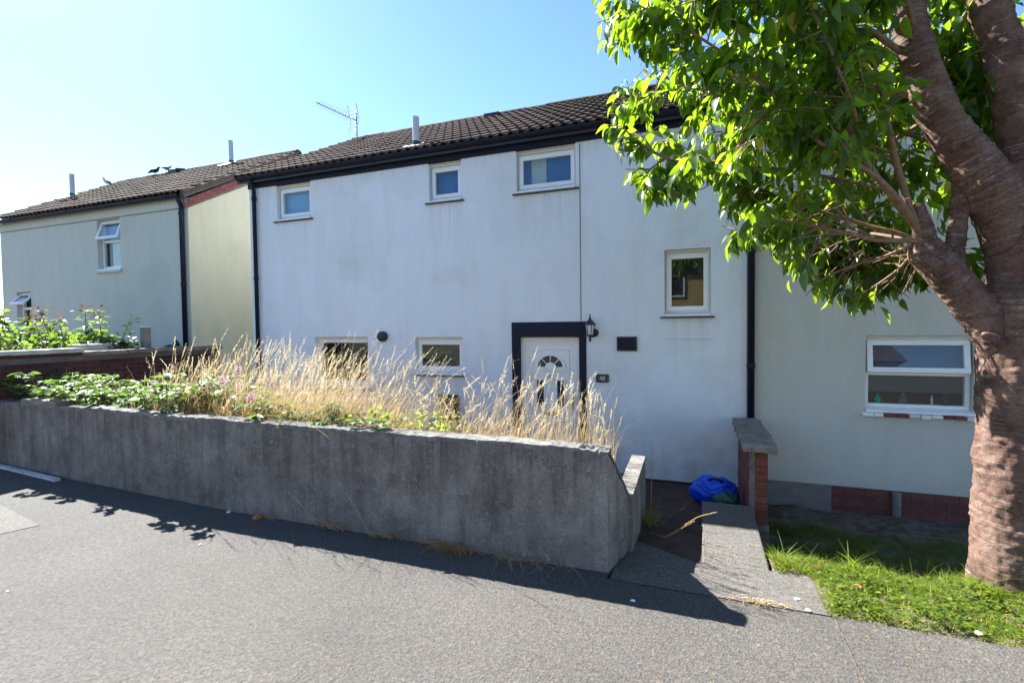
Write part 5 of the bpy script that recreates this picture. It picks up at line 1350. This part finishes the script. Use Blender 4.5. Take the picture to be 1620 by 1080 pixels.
# clover and plantain rosettes mixed in the lawn
rg = np.random.default_rng(75); n = 3200; x = rg.uniform(.78, 3.0, n); y = rg.uniform(3.62, 4.4, n); a = rg.uniform(0, 6.28, n)
me = batch(leaf_template(.36, .2, .3, 3), np.stack([x, y, lz(x, y) + rg.uniform(.008, .035, n)], 1), np.stack([np.cos(a), np.sin(a), np.full(n, .3)], 1), rg.normal(0, .35, (n, 3)) + [0, 0, 1], rg.uniform(.018, .042, n), rg.uniform(0, .9, n), "clover")
cl = link("clover", me, 'lawn'); cl['kind'] = 'stuff'; tag(cl, "small clover leaves spread through the sunny lawn", "ground cover")
for i, (x, y, lbl) in enumerate(((1.05, 4.24, "broad upright weed leaf standing at the lawn bank's edge"), (.62, 4.5, "tall grass tuft beside the path slab's lawn edge"))):
    rg = np.random.default_rng(80 + i); n = 16; a = rg.uniform(0, 6.28, n)
    P_ = np.tile([x, y, float(lz(np.array([x]), np.array([y]))[0])], (n, 1)) + rg.normal(0, .03, (n, 3)) * [1, 1, 0]
    v, f, r, C = strips(P_, np.stack([np.cos(a) * .4, np.sin(a) * .4, np.ones(n)], 1), np.stack([np.cos(a) * .4, np.sin(a) * .4, -.2 * np.ones(n)], 1), rg.uniform(.12, .24, n), np.full(n, .012), 5, rg.uniform(.3, .9, n))
    tag(link("weed_tuft", np_mesh("weed_tuft", v, f, r), 'lawn'), lbl, "weed")

# weeds and straw at the foot of the wall, and in the path
def tuft(name, x, y, z, n, hl, spread, mat, label, seed, bendk=1., drop=.4):
    rg = np.random.default_rng(seed); a = rg.uniform(0, 6.28, n)
    P_ = np.stack([x + rg.normal(0, spread, n), np.minimum(y + rg.normal(0, .018, n), 3.645) if y < 3.66 else y + rg.normal(0, spread, n), np.full(n, z)], 1)
    D0 = np.stack([np.cos(a) * .7, -np.abs(np.sin(a)) * .4 if y < 3.66 else np.sin(a) * .5, np.ones(n)], 1); bd_ = np.stack([np.cos(a) * .6 * bendk, (-np.abs(np.sin(a)) * .5 if y < 3.66 else np.sin(a) * .5) * bendk, -np.full(n, drop)], 1)
    v, f, r, C = strips(P_, D0, bd_, rg.uniform(*hl, n), rg.uniform(.0035, .007, n), 5, rg.uniform(0, 1, n))
    return tag(link(name, np_mesh(name, v, f, r), mat), label, "weed")
tuft("weed_tuft", -3.16, 3.63, 0, 60, (.08, .26), .07, 'straw', "withered weed with thin stalks at the foot of the long wall", 91)
tuft("weed_tuft", -2.55, 3.63, 0, 80, (.05, .17), .13, 'straw', "low brown weed mat against the middle of the wall foot", 92)
tuft("straw_heap", -1.92, 3.62, 0, 230, (.08, .22), .075, 'straw_heap', "rounded heap of orange straw at the wall foot", 93, 1.6, .75)
tuft("straw_litter", -1.38, 3.61, 0, 90, (.05, .22), .24, 'straw', "scattered dry straw trailing from the heap toward the wall corner", 94, 1.8, 1.0)
tuft("weed_tuft", -3.95, 3.63, 0, 40, (.04, .10), .06, 'straw', "little dry tuft beside rusty leaves at the wall foot", 95)
tuft("weed_tuft", -.46, 4.75, -.03, 120, (.08, .30), .055, 'weed', "overgrown weeds at the edge of the red path by its low wall", 96, .5, .1)
tuft("straw_litter", .36, 3.585, .008, 70, (.03, .08), .085, 'straw', "dry straw lodged in the joint below the sunny slab", 97, 1.8, 1.)
for i, (pts, lbl) in enumerate(((((-.30, 4.5, -.03), (-.20, 4.46, .06), (-.02, 4.41, .22), (.10, 4.38, .28)), "single pale grass stalk arching over the red path"),
                               (((-.42, 4.6, -.03), (-.28, 4.4, .02), (-.12, 4.3, .17), (-.06, 4.28, .22)), "single reddish stalk leaning over the red path"),
                               (((-.47, 5.15, -.1), (-.46, 5.15, .3), (-.45, 5.15, .68)), "tall thin stalk standing by the low path wall"))):
    sp_, sr_ = smooth_path(pts, [.003] * (len(pts) - 1) + [.0015], .03); s_ = MB().tube([tuple(q) for q in sp_], [float(q) for q in sr_], 5); q0, q1 = Vector(pts[-2]), Vector(pts[-1])
    for k in range(8):
        c = q0 + (q1 - q0) * (k / 7); s_.tube([c, c + (q1 - q0).normalized() * .03 + Vector((random.gauss(0, .006), 0, random.gauss(0, .006)))], [.003, .001], 4)
    tag(s_.build("grass_stalk", 'straw_card'), lbl, "grass stalk")
for i, (x0, x1, h, lbl) in enumerate(((-3.32, -3.62, .30, "thin seed stalk leaning left from the withered weed"), (-2.75, -2.96, .37, "thin seed stalk with white tip in front of the wall"))):
    s_ = MB().tube([(x0, 3.62, 0), ((x0 + x1) / 2, 3.60, h * .6), (x1, 3.58, h)], .0022, 4); s_.lathe([(.0, .009), (.008, .0), (.0, -.009)], (x1, 3.58, h), 'z', 6)
    tag(s_.build("seed_stalk", 'straw_pale'), lbl, "grass stalk")
